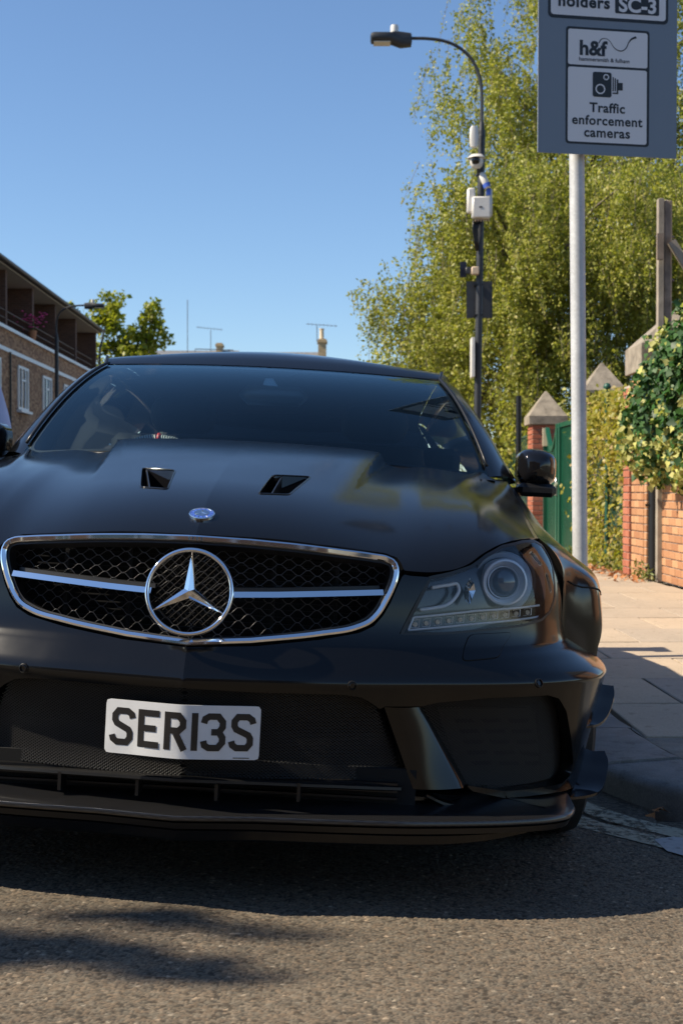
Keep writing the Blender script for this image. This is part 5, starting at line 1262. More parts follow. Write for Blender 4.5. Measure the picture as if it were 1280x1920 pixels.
def lb(name, px0, py0, px1, py1, dep, mat, par, dy=-.06, bev=.02, rot=0):
    a = q(px0, py1, dy-dep); b = q(px1, py0, dy-dep); return MB().box((a.x, a.y, a.z), (b.x, a.y+dep, b.z), bev).build(name, mat, par, True, 40)
cc_ = empty('wireless_unit', L1.location); tag(cc_, 'white upright antenna box clamped to the top of the lamp column', 'antenna box')
o = MB(); a = q(881, 276, -.10); b = q(896, 237, -.10); G = []
for t_, wd in ((0, .045), (.08, .06), (.5, .066), (.9, .058), (1, .035)):
    c = Vector((a.x+.055+.0*t_, -.12, a.z+(b.z-a.z)*t_)); G.append([tuple(c+Vector((wd*np.sign(math.cos(k))*abs(math.cos(k))**.5, .05*np.sign(math.sin(k))*abs(math.sin(k))**.5, 0))) for k in np.linspace(0, 2*math.pi, 17)])
o.grid(G); o.add(G[-1][:-1], [tuple(range(16))]); o.add(G[0][:-1], [tuple(range(16))]); o.build('shell', M['white'], cc_, True, 50, recalc=True)
for py in (247, 259): z = q(900, py).z; MB().tube([(-.02, -.03, z), (.10, 0, z)], .008, 6).build('clamp', M['alu'], cc_)
cam_ = empty('dome_camera', L1.location); tag(cam_, 'white dome camera with sun hood on the lamp column', 'camera'); c = q(893, 302, -.16)
MB().lathe([(.001,.10), (.09,.095), (.135,.055), (.14,.045), (.10,.045), (.10,-.02), (.085,-.07), (.05,-.11), (.001,-.115)], 24, (c.x, c.y, c.z), cap=False).build('housing', M['white'], cam_, True, 50)
MB().lathe([(.001,-.07), (.05,-.05), (.07,0), (.05,.05), (.001,.07)], 18, (c.x-.02, c.y-.07, c.z-.0), cap=False).build('dark_dome', M['gloss'], cam_, True, None)
MB().tube([(c.x+.03, c.y, c.z-.10), (c.x+.04, c.y+.1, c.z-.17), (0, -.02, c.z-.18)], .028, 8).build('bracket', M['lampblack'], cam_, True, None)
bul = empty('bullet_camera', L1.location); tag(bul, 'white bullet camera with blue band angled on the lamp column', 'camera'); a = q(902, 324, -.1); b = q(914, 352, -.14)
MB().tube([tuple(a), tuple(a+(b-a)*.2), tuple(a+(b-a)*.95), tuple(b)], [.03, .055, .055, .04], 12).build('tube', M['white'], bul, True, 50); MB().tube([tuple(a+(b-a)*.72), tuple(a+(b-a)*.97)], .0575, 12).build('blue_band', M['bluetag'], bul, True, 50)
lb('blue_tag', 912, 352, 920, 365, .03, M['bluetag'], bul, -.1, .004)
for (nm, r_, lab, dy) in (('equipment_box', (876, 351, 891, 398), 'white equipment box on the left of the lamp column below the cameras', -.02), ('equipment_box', (885, 367, 920, 408), 'large white equipment box on the front of the lamp column', -.09), ('equipment_box', (911, 352, 923, 405), 'white equipment box behind the lamp column on its right', .12)):
    e = empty(nm, L1.location); tag(e, lab, 'equipment box', 'equipment boxes on the lamp column'); lb('case', *r_, .14, M['white'], e, dy, .022)
    if '90' in lab or 'large' in lab:
        for k in range(6): lb('cable_gland', 890+k*5, 408, 892.5+k*5, 414, .03, M['beige'], e, dy-.04, .003)
        lb('label', 898, 386, 904, 388.5, .145, M['lampblack'], e, dy, .0)
cb_ = MB()
for k in range(5): cb_.tube([tuple(q(887+k*3, 412, -.1)), tuple(q(886+k*2.2, 430, -.08)), tuple(q(889+k*1.6, 450, -.07)), tuple(q(892+k, 470, -.06))], .012, 6)
cbl = cb_.build('cables', M['trim'], None, True, None, loc=L1.location); tag(cbl, 'black cables hanging below the white boxes against the lamp column', 'cables')
so = empty('solar_sensor', L1.location); tag(so, 'small solar panel and beige sensor box on the lamp column', 'sensor')
a = q(862, 519, -.1); b = q(873, 490, -.1); MB().add([(a.x, a.y, a.z), (b.x+.01, a.y+.10, a.z+.02), (b.x+.01, a.y+.12, b.z+.02), (a.x, a.y+.02, b.z), (a.x+.012, a.y+.012, a.z-.006), (b.x+.022, a.y+.112, a.z+.014), (b.x+.022, a.y+.132, b.z+.014), (a.x+.012, a.y+.032, b.z-.006)], [(0,1,2,3), (7,6,5,4), (0,4,5,1), (1,5,6,2), (2,6,7,3), (3,7,4,0)]).build('solar_panel', M['solar'], so, recalc=True)
lb('sensor_box', 884, 499, 898, 514, .10, M['beige'], so, -.06, .012); lb('mount', 873, 500, 884, 513, .06, M['lampblack'], so, -.04, .01)
sb = empty('sign_back', L1.location); tag(sb, 'black back of a rectangular sign strapped to the lamp column', 'sign'); lb('panel', 874, 527, 923, 596, .008, M['lampblack'], sb, .09, .0)
for py in (533, 590): lb('strap', 889, py-1.5, 905, py+1.5, .14, M['trim'], sb, .09, .0)
ws_ = empty('side_sign', L1.location); tag(ws_, 'narrow white sign seen edge-on low on the lamp column', 'sign'); lb('panel', 884, 632, 890, 706, .28, M['white'], ws_, .0, .003)
L2, q2 = street_lamp('street_lamp', 46.0, (107, 790), (106, 632), [(105,615),(107,598),(114,584),(127,576),(142,573),(158,572)], (158,572,196,573), .07, .03, 'distant black street lamp in front of the brick flats', False)

# ================================================================ brick flats on the left
FX0 = -10.0
def fac(px): return -FX0*FPX/(600-px)                       # distance of a place on the facade
FDIR = Vector((-40/FPX, 1, 0)).normalized(); FN = Vector((FDIR.y, -FDIR.x, 0))
def brickwork(name, c1, c2, mo, axis=1):
    t = NT(name); v = t.coord(); sx = t.node('ShaderNodeSeparateXYZ'); t.link(v, sx.inputs[0]); ad = t.node('ShaderNodeMath', operation='ADD'); t.link(sx.outputs[0], ad.inputs[0]); t.link(sx.outputs[1], ad.inputs[1])
    cb = t.node('ShaderNodeCombineXYZ'); t.link(ad.outputs[0], cb.inputs[0]); t.link(sx.outputs[2], cb.inputs[1]); bk = t.node('ShaderNodeTexBrick'); t.link(cb.outputs[0], bk.inputs['Vector'])
    for k, vv in (('Scale', 1.0), ('Brick Width', .225), ('Row Height', .075), ('Mortar Size', .006), ('Bias', 0.0)): bk.inputs[k].default_value = vv
    bk.inputs['Color1'].default_value = (*c1, 1); bk.inputs['Color2'].default_value = (*c2, 1); bk.inputs['Mortar'].default_value = (*mo, 1)
    n = t.noise(v, .8, 6); t.color(t.mix(1.0, bk.outputs[0], t.ramp(n.outputs[0], [(.3, (.8,)*3), (.7, (1.12,)*3)]), 'MULTIPLY')); t.set(Roughness=.9); t.bump(bk.outputs[1], -.3, .01); return t.m
M['brownbrick'] = brickwork('brown_brickwork', (.20, .085, .04), (.50, .28, .145), (.26, .19, .13)); M['shadedbrick'] = brickwork('shaded_brickwork', (.10, .052, .038), (.15, .075, .05), (.15, .12, .1))  # second brick: darker facade copy, the balcony shade put into its colour
M['upvc'] = plain('white_upvc', (.75, .76, .77), .4); M['pane'] = plain('window_glass', (.05, .065, .07), .06, spec=.8); M['soffit'] = plain('soffit_paint', (.42, .39, .34), .8); M['slate'] = plain('roof_slate', (.07, .07, .075), .7, var=.3); M['teal'] = plain('teal_curtain', (.02, .13, .12), .6); M['pot'] = plain('terracotta', (.45, .2, .1), .8); M['pink'] = plain('pink_petals', (.95, .10, .42), .6)
o0 = Vector((FX0, 0, 0)); start = 26.0; end = fac(183)
fl = empty('apartment_building', (0, 0, 0)); fl.location = (FX0+FDIR.x/FDIR.y*start, start, 0); fl.rotation_euler = (0, 0, math.atan2(FDIR.y, FDIR.x)); tag(fl, 'low brown brick flats with recessed top balconies and white windows', 'building')
LB = (end-start)/FDIR.y
def fz(px, py): D_ = fac(px); return W(px, py, D_).z
def fs(px): return (fac(px)-start)/FDIR.y
ZP, ZC, ZR = fz(40, 630), fz(40, 667), fz(40, 524)           # parapet, string course, eaves
MB().box((0, 0, -.3), (LB, 9, ZP-.04)).build('wall', M['brownbrick'], fl)
MB().box((-.05, -.09, ZP-.04), (LB+.05, .2, ZP+.07)).build('parapet_coping', M['upvc'], fl); MB().box((0, -.035, ZC-.07), (LB+.03, .0, ZC+.06)).build('string_course', M['upvc'], fl)
MB().box((0, 1.6, ZP-.02), (LB, 8.8, ZR)).build('recessed_wall', M['shadedbrick'], fl)
fins = [fs(65), fs(107), fs(145), fs(182)]; step_ = fins[1]-fins[0]
fins = [fins[0]-step_*k for k in range(3, 0, -1)]+fins
for f in fins:
    MB().box((f-.12, .03, ZP+.07), (f+.12, 1.6, ZR)).build('balcony_divider', M['shadedbrick'], fl)
for k, f in enumerate(fins[:-1]):
    dd = MB().box((f+1.1, 1.54, ZP+.07), (f+2.1, 1.598, ZP+2.05)).build('balcony_door', M['upvc'] if k != 1 else M['teal'], fl); MB().box((f+1.2, 1.525, ZP+.3), (f+2.0, 1.539, ZP+1.95)).build('pane', M['pane'], dd)
    r = MB()
    for z in (.35, .60): r.tube([(f+.12, .06, ZP+z), (f+step_-.12, .06, ZP+z)], .02, 6)
    r.build('railing', M['trim'], fl)
G = [[(-.2, -.75, ZR+.02), (LB+.05, -.75, ZR+.02)], [(-.2, 9.2, ZR+.02), (LB+.05, 9.2, ZR+.02)]]
MB().box((-.2, -.15, ZR), (LB+.0, 9.2, ZR+.05)).build('soffit', M['soffit'], fl)
MB().add([(-.25, -.24, ZR+.06), (LB+.08, -.24, ZR+.06), (LB+.08, 4.5, ZR+1.3), (-.25, 4.5, ZR+1.3), (LB+.08, 9.6, ZR+.06), (-.25, 9.6, ZR+.06), (-.25, -.24, ZR+.2), (LB+.08, -.24, ZR+.2)], [(6,7,2,3), (3,2,4,5), (0,1,7,6), (0,6,3,5), (1,4,2,7), (0,5,4,1)]).build('roof', M['slate'], fl, recalc=True)
MB().tube([(-.25, -.30, ZR+.1), (LB+.08, -.30, ZR+.1)], .065, 8).build('gutter', M['trim'], fl)
MB().tube([(LB+.28, -.24, ZR+.05), (LB+.22, -.16, ZR-.4), (LB+.1, -.1, ZR-.7), (LB+.1, -.1, 0)], .05, 8).build('drainpipe', M['trim'], fl); MB().tube([(fs(17), -.06, 0), (fs(17), -.06, ZC-.05)], .035, 8).build('drainpipe', M['trim'], fl)
wz0, wz1 = fz(43, 770), fz(43, 688)
for sx_ in [fs(43)+k*(fs(88)-fs(43)) for k in range(-4, 4)]:
    if sx_ < 1 or sx_ > LB-1: continue
    ww = .80; w_ = empty('window', parent=fl)
    mb = MB()
    for (a, b, c, d) in ((-ww, wz0, -ww+.09, wz1), (ww-.09, wz0, ww, wz1), (-ww, wz0, ww, wz0+.09), (-ww, wz1-.09, ww, wz1), (-.28, wz0, -.20, wz1), (.25, wz0, .33, wz1), (-.24, wz0+.98, .29, wz0+1.05)): mb.box((sx_+a, -.05+.003*len(mb.V)*.01, b), (sx_+c, .03, d))
    mb.build('frame', M['upvc'], w_); MB().box((sx_-ww+.05, -.018, wz0+.05), (sx_+ww-.05, -.004, wz1-.05)).build('pane', M['pane'], w_); MB().box((sx_-ww-.08, -.16, wz0-.09), (sx_+ww+.08, -.0, wz0-.005)).build('sill', M['upvc'], w_)
    for side in (-1, 1): MB().box((sx_+side*.62-.12, -.022, wz0+.1), (sx_+side*.62+.12, -.0185, wz1-.1)).build('curtain', M['soffit'], w_)
fp = W(61, 607, fac(61)-.0); ft = empty('flower_pot', (fp.x+.0, fp.y, ZP+.07)); tag(ft, 'bright pink flowers in a pot on the top balcony', 'flower pot')
mb = MB()
for k in range(60): a = rng.normal(0, 1, 3)*[.26, .20, .14]; mb.lathe([(.001,-.02), (.055,0), (.001,.02)], 6, (a[0], a[1], .72+a[2]), cap=False)
mb.build('petals', M['pink'], ft); MB().lathe([(.10,.0), (.16,.32), (.14,.32), (.09,.02)], 14, cap=False).build('pot', M['pot'], ft, True, 40); MB().tube([(0, 0, .2), (.03, 0, .65)], .03, 6).build('stem', plain('stem_green', (.06, .12, .03), .8), ft)

# ================================================================ far terraces: ridges, chimneys, aerials
M['yellowbrick'] = brickwork('stock_brickwork', (.42, .30, .15), (.52, .38, .2), (.4, .35, .28)); M['lead'] = plain('old_slate', (.16, .165, .18), .7, var=.25); M['potclay'] = plain('chimney_pot', (.62, .50, .33), .8); M['wire'] = plain('aerial_metal', (.10, .10, .11), .5, .3)
def house(name, D, px0, px1, py_ridge, label):
    a = W(px0, py_ridge, D); b = W(px1, py_ridge, D); h = empty(name, (a.x, D, 0)); tag(h, label, 'house'); w = b.x-a.x; zr = a.z
    MB().box((0, -4, -.3), (w, 4, zr-2.6)).build('wall', M['yellowbrick'], h)
    MB().add([(-.3, -4.4, zr-2.9), (w+.3, -4.4, zr-2.9), (w+.3, 0, zr), (-.3, 0, zr), (w+.3, 4.4, zr-2.9), (-.3, 4.4, zr-2.9)], [(0,1,2,3), (3,2,4,5), (0,3,5), (1,4,2), (0,5,4,1)]).build('roof', M['lead'], h, recalc=True)
    nw = max(1, int(w/2.7))
    for k in range(nw):
        for zz_ in (1.0, 3.8):
            c = (k+.5)*w/nw
            if zz_+1.5 > zr-2.7: continue
            wn_ = MB().box((c-.6, -4.06, zz_), (c+.6, -3.98, zz_+1.5)).build('window', M['upvc'], h); MB().box((c-.5, -4.075, zz_+.1), (c+.5, -4.062, zz_+1.4)).build('pane', M['pane'], wn_)
    return h
def chimney(h, D, px0, px1, py0, py1, pots, flue=True):
    a = W(px0, py1+30, D)-h.location; b = W(px1, py0, D)-h.location; mb = MB().box((a.x, -.5, a.z), (b.x, .5, b.z)); mb.box((a.x-.06, -.56, b.z-.22), (b.x+.06, .56, b.z-.08)); c = mb.build('chimney', M['yellowbrick'], h)
    for (p0, p1, t0) in pots: u = W((p0+p1)/2, py0, D)-h.location; t_ = W((p0+p1)/2, t0, D)-h.location; r = (p1-p0)/2*D/FPX; MB().lathe([(r*1.05, u.z-.02), (r*.9, u.z+.1), (r*.85, t_.z-.08), (r*1.05, t_.z-.05), (r*1.05, t_.z), (r*.6, t_.z)], 14, (u.x, 0, 0), cap=False).build('chimney_pot', M['potclay'], c, True, 40)
def aerial(D, mast, boom, n, label):
    (mx, my0, my1) = mast; p0 = W(mx, my1, D); p1 = W(mx, my0, D); o = empty('television_aerial', (p0.x, D, p0.z)); tag(o, label, 'aerial'); L = o.location
    MB().tube([(0, 0, 0), tuple(p1-L)], .025, 6).build('mast', M['wire'], o)
    if boom:
        a = W(boom[0], boom[1], D)-L; b = W(boom[2], boom[3], D)-L; MB().tube([tuple(a), tuple(b)], .016, 6).build('boom', M['wire'], o)
        for k in range(n): c = a+(b-a)*((k+.5)/n); MB().tube([(c.x, c.y-.22, c.z-.12), (c.x, c.y+.22, c.z+.12)], .008, 4).build('element', M['wire'], o)
h1 = house('terraced_house', 92, 285, 440, 657, 'far house roof with short chimney left of the car roof centre'); chimney(h1, 91, 404, 415, 641, 660, [], True)
h2 = house('terraced_house', 80, 515, 601, 660, 'far house with tall yellow chimney and pot above the car roof'); chimney(h2, 79, 596, 611, 633, 668, [(598, 607, 612)])
aerial(90, (395, 618, 660), (368, 613, 417, 618), 8, 'television aerial above the short far chimney'); aerial(78, (594, 610, 640), (574, 607, 632, 611), 8, 'television aerial beside the tall yellow chimney'); aerial(88, (351.5, 562, 662), None, 0, 'tall thin bare mast left of the far chimneys')
rl = MB()
for (x0, y0, x1, y1) in ((366, 654, 437, 656), (437, 656, 437, 662), (366, 654, 366, 660), (428, 656, 428, 662)): rl.tube([tuple(W(x0, y0, 91)), tuple(W(x1, y1, 91))], .03, 5)
r_ = rl.build('roof_rail', M['wire'], None); tag(r_, 'thin dark safety rail on the far roof ridge', 'rail')

# ================================================================ street behind the camera: only mirrored in the car
M['houseglass'] = plain('house_glass', (.03, .035, .04), .08, spec=.8)
def mirrored_house(x0, x1, y0, y1, h, lab, faces):
    b = empty('brick_house', ((x0+x1)/2, (y0+y1)/2, 0)); tag(b, lab, 'house'); hx, hy = (x1-x0)/2, (y1-y0)/2
    MB().box((-hx, -hy, -.3), (hx, hy, h)).build('wall', M['housebrick'], b)
    MB().add([(-hx-.3, -hy-.3, h), (hx+.3, -hy-.3, h), (hx+.3, hy+.3, h), (-hx-.3, hy+.3, h), (-hx-.3, 0, h+2.4), (hx+.3, 0, h+2.4)], [(0,1,5,4), (2,3,4,5), (0,4,3), (1,2,5), (3,2,1,0)]).build('roof', M['slate'], b, recalc=True)
    for f in faces:
        L = hx if f == 'y' else hy; n = max(1, int(2*L/2.6))
        for k in range(n):
            for z in (1.0, 3.9):
                if z+1.6 > h: continue
                c = -L+(k+.5)*2*L/n; w = empty('window', parent=b)
                if f == 'y': MB().box((c-.6, hy-.02, z), (c+.6, hy+.05, z+1.6)).build('frame', M['upvc'], w); MB().box((c-.52, hy+.052, z+.08), (c-.04, hy+.06, z+1.52)).build('pane', M['houseglass'], w); MB().box((c+.04, hy+.052, z+.08), (c+.52, hy+.06, z+1.52)).build('pane', M['houseglass'], w)
                else: MB().box((-hx-.05, c-.6, z), (-hx+.02, c+.6, z+1.6)).build('frame', M['upvc'], w); MB().box((-hx-.06, c-.52, z+.08), (-hx-.052, c-.04, z+1.52)).build('pane', M['houseglass'], w); MB().box((-hx-.06, c+.04, z+.08), (-hx-.052, c+.52, z+1.52)).build('pane', M['houseglass'], w)
M['housebrick'] = brickwork('terrace_brickwork', (.30, .13, .07), (.40, .20, .10), (.3, .26, .2))
mirrored_house(-16, 5.5, -19, -11, 6.6, 'dark brick terrace across the junction, mirrored in the front of the car', 'y')
mirrored_house(10, 17, 8, 13, 6.0, 'sunlit brick house on the corner, mirrored in the headlight', 'x')

# ================================================================ trees and climbers
def leaf_mat(name, cols, trans=.35, rough=.45):
    t = NT(name); g = t.node('ShaderNodeNewGeometry'); n = len(cols)
    c = t.ramp(g.outputs['Random Per Island'], [((k+.0)/(n-1), cc) for k, cc in enumerate(cols)]); t.color(c); t.set(Roughness=rough); t.b.inputs['Specular IOR Level'].default_value = .4
    tl = t.node('ShaderNodeBsdfTranslucent'); cc = t.mix(1.0, c, (1.15, 1.25, .55), 'MULTIPLY'); t.link(cc, tl.inputs[0]); mx = t.node('ShaderNodeMixShader'); mx.inputs[0].default_value = trans
    t.link(t.b.outputs[0], mx.inputs[1]); t.link(tl.outputs[0], mx.inputs[2]); t.link(mx.outputs[0], t.out.inputs[0]); return t.m
def leaves_mesh(name, P, size, mat, parent, droop=.5, asp=.62, up=None, fold=.12):
    """one folded, pointed leaf (two triangles each side of the midrib) at every point"""
    n = len(P); P = np.asarray(P, float); d = rng.normal(0, 1, (n, 3)); d[:, 2] -= droop*2; d /= np.linalg.norm(d, axis=1, keepdims=True)
    r = rng.normal(0, 1, (n, 3))
    if up is not None: r = r*.45+up
    s = np.cross(d, r); s /= np.maximum(np.linalg.norm(s, axis=1, keepdims=True), 1e-9); nn = np.cross(s, d)
    L = size*np.clip(np.exp(rng.normal(0, .3, (n, 1))), .4, 1.7); w = L*asp*.5
    V = np.stack([P, P+d*L*.45+s*w+nn*L*fold, P+d*L, P+d*L*.45-s*w+nn*L*fold], 1).reshape(-1, 3)
    me = bpy.data.meshes.new(name); me.vertices.add(4*n); me.vertices.foreach_set('co', V.ravel()); b = np.arange(n)*4
    F_ = np.stack([b, b+1, b+2, b, b+2, b+3], 1).reshape(-1, 3); nf = len(F_)
    me.loops.add(nf*3); me.loops.foreach_set('vertex_index', F_.ravel()); me.polygons.add(nf); me.polygons.foreach_set('loop_start', np.arange(nf)*3); me.polygons.foreach_set('loop_total', np.full(nf, 3)); me.update(calc_edges=True)
    return obj(name, me, mat, parent)
def limb(mb, a, b, r0, r1, sag=0.0, n=7, seed=0):
    a, b = Vector(a), Vector(b); rr_ = random.Random(seed); pts = []
    for k in range(n):
        t_ = k/(n-1); p = a.lerp(b, t_); p += Vector((rr_.uniform(-1, 1), rr_.uniform(-1, 1), rr_.uniform(-1, 1)))*(b-a).length*.03*math.sin(math.pi*t_); p.z += sag*math.sin(math.pi*t_); pts.append(p)
    mb.tube(pts, [r0+(r1-r0)*k/(n-1) for k in range(n)], 7)
M['bark'] = plain('bark', (.12, .10, .08), .9, var=.4, vscale=6, bump=.5, bscale=25); M['birch'] = plain('birch_bark', (.33, .30, .26), .85, var=.45, vscale=7)
M['birchleaf'] = leaf_mat('birch_leaf', [(.165, .19, .036), (.31, .32, .06), (.44, .42, .09), (.21, .25, .045), (.47, .40, .12)], .42)
M['mapleleaf'] = leaf_mat('maple_leaf', [(.18, .22, .02), (.28, .30, .03), (.36, .34, .05)], .5)
M['darkleaf'] = leaf_mat('street_tree_leaf', [(.04, .07, .015), (.07, .10, .02)])
def weeping_tree(name, D, poly, base_px, nstr, per, lab, leaf, depth=3.0, strand=(.5, 1.5), limbs=26, seed=1, thin=.0):
    r = np.random.default_rng(seed); poly = np.array(poly, float); lo, hi = poly.min(0), poly.max(0)
    b = W(base_px[0], base_px[1], D); T = empty(name, (b.x, D, -.1)); tag(T, lab, 'tree')
    C = []
    cand = r.random((nstr*9, 2))*(hi-lo)+lo; cand = cand[in_poly(cand, poly)]; cand = cand[(r.random(len(cand)) < np.where((cand[:, 0] < 930) & (cand[:, 1] < 330), .45, 1))][:nstr]
    # clumps: most strands hang round a smaller number of branch ends
    nc = max(20, nstr//22); ends = cand[:nc]; dy = (r.random(nc)*2-1)
    wid = np.clip((ends[:, 0]-lo[0])/(250), .25, 1); ey = D+dy*depth*wid
    E = np.array([tuple(W(p[0], p[1], y)) for p, y in zip(ends, ey)])
    k = r.integers(0, nc, nstr); A = E[k]+r.normal(0, 1, (nstr, 3))*np.array([.25, .32, .32])*D/30
    L = strand[0]+(strand[1]-strand[0])*r.random(nstr); P = []; tw = MB()
    swx = r.normal(0, .14, nstr); swy = r.normal(0, .14, nstr); tt = r.random((nstr, per))
    X = A[:, None, 0]+swx[:, None]*tt*L[:, None]+r.normal(0, .05, (nstr, per)); Y_ = A[:, None, 1]+swy[:, None]*tt*L[:, None]+r.normal(0, .05, (nstr, per)); Z_ = A[:, None, 2]-tt*L[:, None]*.85+.25*np.sin(tt*3)*.3
    P = np.stack([X, Y_, Z_], -1).reshape(-1, 3)
    cr = leaves_mesh('crown', P-np.array(T.location), leaf, M['birchleaf'], T, .55)
    for i in range(0, nstr, 3):
        a = A[i]-np.array(T.location); tw.tube([tuple(a), tuple(a+[swx[i]*L[i]*.5, swy[i]*L[i]*.5, -L[i]*.4]), tuple(a+[swx[i]*L[i], swy[i]*L[i], -L[i]*.85])], [.006, .005, .003], 3, cap=False)
    tw.build('twigs', M['bark'], T)
    top = E[:, 2].max()-.1; mb = MB(); pts = [(0, 0, 0), (.08, 0, top*.2), (-.05, .1, top*.45), (.06, 0, top*.7), (.0, 0, top*.92)]; mb.tube([tuple(p) for p in smoothline(pts, 16)], list(np.linspace(.24, .03, 16)), 10)
    mb.build('trunk', M['birch'], T, True, None); lm = MB()
    for i in range(0, nc, max(1, nc//limbs)):
        e = E[i]-np.array(T.location); z0 = max(.8, min(e[2]*.72, top*.85)); limb(lm, (0, 0, z0), tuple(e), .07*(1-z0/top)+.025, .010, .25, 7, i)
    lm.build('limbs', M['bark'], T, True, None); return T
TALL = [(930,-330),(890,-250),(865,-80),(848,0),(870,50),(890,105),(860,128),(810,145),(825,185),(852,205),(825,250),(805,290),(820,330),(865,340),(900,420),(1000,560),(1560,560),(1560,-330)]
weeping_tree('birch_tree', 31, TALL, (1090, 1000), 5200, 40, 'tall weeping birch behind the traffic sign', .066, 3.2, (.5, 1.5), seed=3)
LOW = [(860,330),(815,335),(808,372),(795,392),(790,440),(785,490),(765,535),(715,556),(680,566),(684,576),(735,590),(722,622),(712,660),(706,700),(715,760),(730,800),(1000,800),(1330,760),(1330,330),(1000,300)]
weeping_tree('birch_tree', 26, LOW, (985, 1010), 6500, 40, 'broad drooping birch behind the fence and lamp post', .056, 2.4, (.4, 1.1), seed=8)
def round_tree(name, loc, h, clumps, nleaf, size, mat, lab, seed, trunk_r=.16):
    r = np.random.default_rng(seed); T = empty(name, loc); tag(T, lab, 'tree'); P = []; lm = MB(); mb = MB()
    mb.tube([(0, 0, 0), (.05, .03, h*.3), (-.03, 0, h*.6), (0, 0, h*.85)], [trunk_r, trunk_r*.8, trunk_r*.55, trunk_r*.25], 10); mb.build('trunk', M['bark'], T, True, None)
    for i, (x, y, z, R) in enumerate(clumps):
        n = int(nleaf*R**1.3/sum(c[3]**1.3 for c in clumps)); sub = r.normal(0, .5, (max(4, n//40), 3))*R*.9; kk = r.integers(0, len(sub), n); P.append(np.array([x, y, z])+sub[kk]+r.normal(0, .16*R, (n, 3))); rb = min(1.0, R/.5); limb(lm, (0, 0, h*.35+.25*(z-h*.35)), (x, y, z), max(trunk_r*.4*rb, .008), max(.02*rb, .003), .1, 6, i)
        for q_ in sub[:6]: limb(lm, (x, y, z), (x+q_[0], y+q_[1], z+q_[2]), max(.02*rb, .003), .003, 0, 4, i+7)
    lm.build('limbs', M['bark'], T, True, None); leaves_mesh('crown', np.vstack(P), size, mat, T, .1, .8)
    return T
DT = 70.; bl = W(235, 918, DT)
def cl(px, py, r, dy=0): p = W(px, py, DT); return (p.x-bl.x, dy, p.z, r)
round_tree('maple_tree', (bl.x, DT, 0), 8.0, [cl(205,575,.75), cl(215,600,.9), cl(190,590,.7), cl(225,640,1.0), cl(255,650,1.0), cl(265,615,.8), cl(287,590,.65), cl(292,615,.5), cl(285,650,.8), cl(205,655,.9), cl(150,600,.5), cl(130,575,.4)], 4600, .20, M['mapleleaf'], 'small bright green tree beyond the end of the brick flats', 4)
# street tree out of the picture on the left: its outer twigs throw the leafy shadows on the road
te = 1/math.tan(rad(SUN_EL)); shx = te*math.cos(rad(SUN_FRONT)); shy = te*math.sin(rad(SUN_FRONT))
tl = Vector((-8.6, 1.9, .0)); cls = [(-.3, -.2, 4.4, .9), (.3, .5, 5.2, .9), (-.8, .6, 5.0, .9), (-.5, -.9, 5.1, .8)]
def shade(x, y, z, R): return (x-shx*z-tl.x, y-shy*z-tl.y, z, R)
rs_ = random.Random(4)
for (x0, x1, y0, nn_, R) in ((-.95, -.36, 2.57, 13, .05), (-.36, -.18, 2.52, 4, .035), (-.50, -.25, 2.80, 4, .022), (-.30, -.02, 2.75, 4, .02)):
    for k in range(nn_): cls.append(shade(x0+(x1-x0)*(k+.5)/nn_+rs_.uniform(-.02, .02), y0+rs_.uniform(-.035, .035), rs_.uniform(5.5, 6.4), R*rs_.uniform(.7, 1.3)))
round_tree('street_tree', tuple(tl), 5.6, cls, 9000, .06, M['darkleaf'], 'leafy street tree on the far side of the road casting the shadows', 9, .13)

# ---- climber over the mesh fence
M['climber'] = leaf_mat('climber_leaf', [(.16, .17, .02), (.32, .29, .035), (.42, .34, .06), (.20, .21, .025), (.40, .28, .13)], .4); M['vine'] = plain('vine_stem', (.28, .20, .13), .85, var=.3)
cl_ = empty('climbing_plant', (2.98, 15.5, Z0)); tag(cl_, 'yellow-green climber covering the green mesh fence', 'climber')
n = 15000; yy = rng.random(n)*2.8-1.55; zz = rng.random(n)**.85*1.95; th = rng.normal(0, 1, n)*.10+.02; gap = np.sin(yy*3.1+1)*np.sin(zz*4.2+yy*2); keep = rng.random(n) < np.clip(.62+.75*gap-.2*(zz < .5), .06, 1)
P = np.stack([th, yy, zz], 1)[keep]; leaves_mesh('foliage', P, .055, M['climber'], cl_, .35, .8, up=np.array([-1.0, -.3, .4]))
mb = MB()
for k in range(16): y0 = rng.uniform(-1.5, 1.5); pts = [(0.0+rng.normal(0, .03), y0+rng.normal(0, .12)*j, .15*j*1.6) for j in range(8)]; mb.tube([tuple(p) for p in smoothline(pts, 18)], .010, 5)
mb.build('stems', M['vine'], cl_, True, None)
n = 14000; bk_ = empty('hedge', (4.1, 16.5, Z0)); tag(bk_, 'dark green hedge foliage standing close behind the mesh fence', 'hedge')
P = np.stack([rng.normal(0, .25, n)-.35, rng.random(n)*5-2.8, rng.random(n)**.8*1.75], 1); leaves_mesh('foliage', P, .09, M['darkleaf'], bk_, .2, .8)
MB().tube([(-.3, 0, 0), (-.3, 0, 1.5)], .05, 6).build('stem', M['bark'], bk_)
# ---- shrubs left of the gate pier, under the birch
sh = empty('shrub', (3.6, 25.5, Z0)); tag(sh, 'bushy green shrub behind the fence left of the gate pier', 'shrub'); n = 9000
P = np.stack([rng.normal(0, .45, n), rng.uniform(-3, 3, n), 1.5+rng.normal(0, .40, n)], 1); leaves_mesh('foliage', P, .085, M['birchleaf'], sh, .3, .7); MB().tube([(0, 0, 0), (0, 0, 1.6)], .05, 6).build('stem', M['bark'], sh)
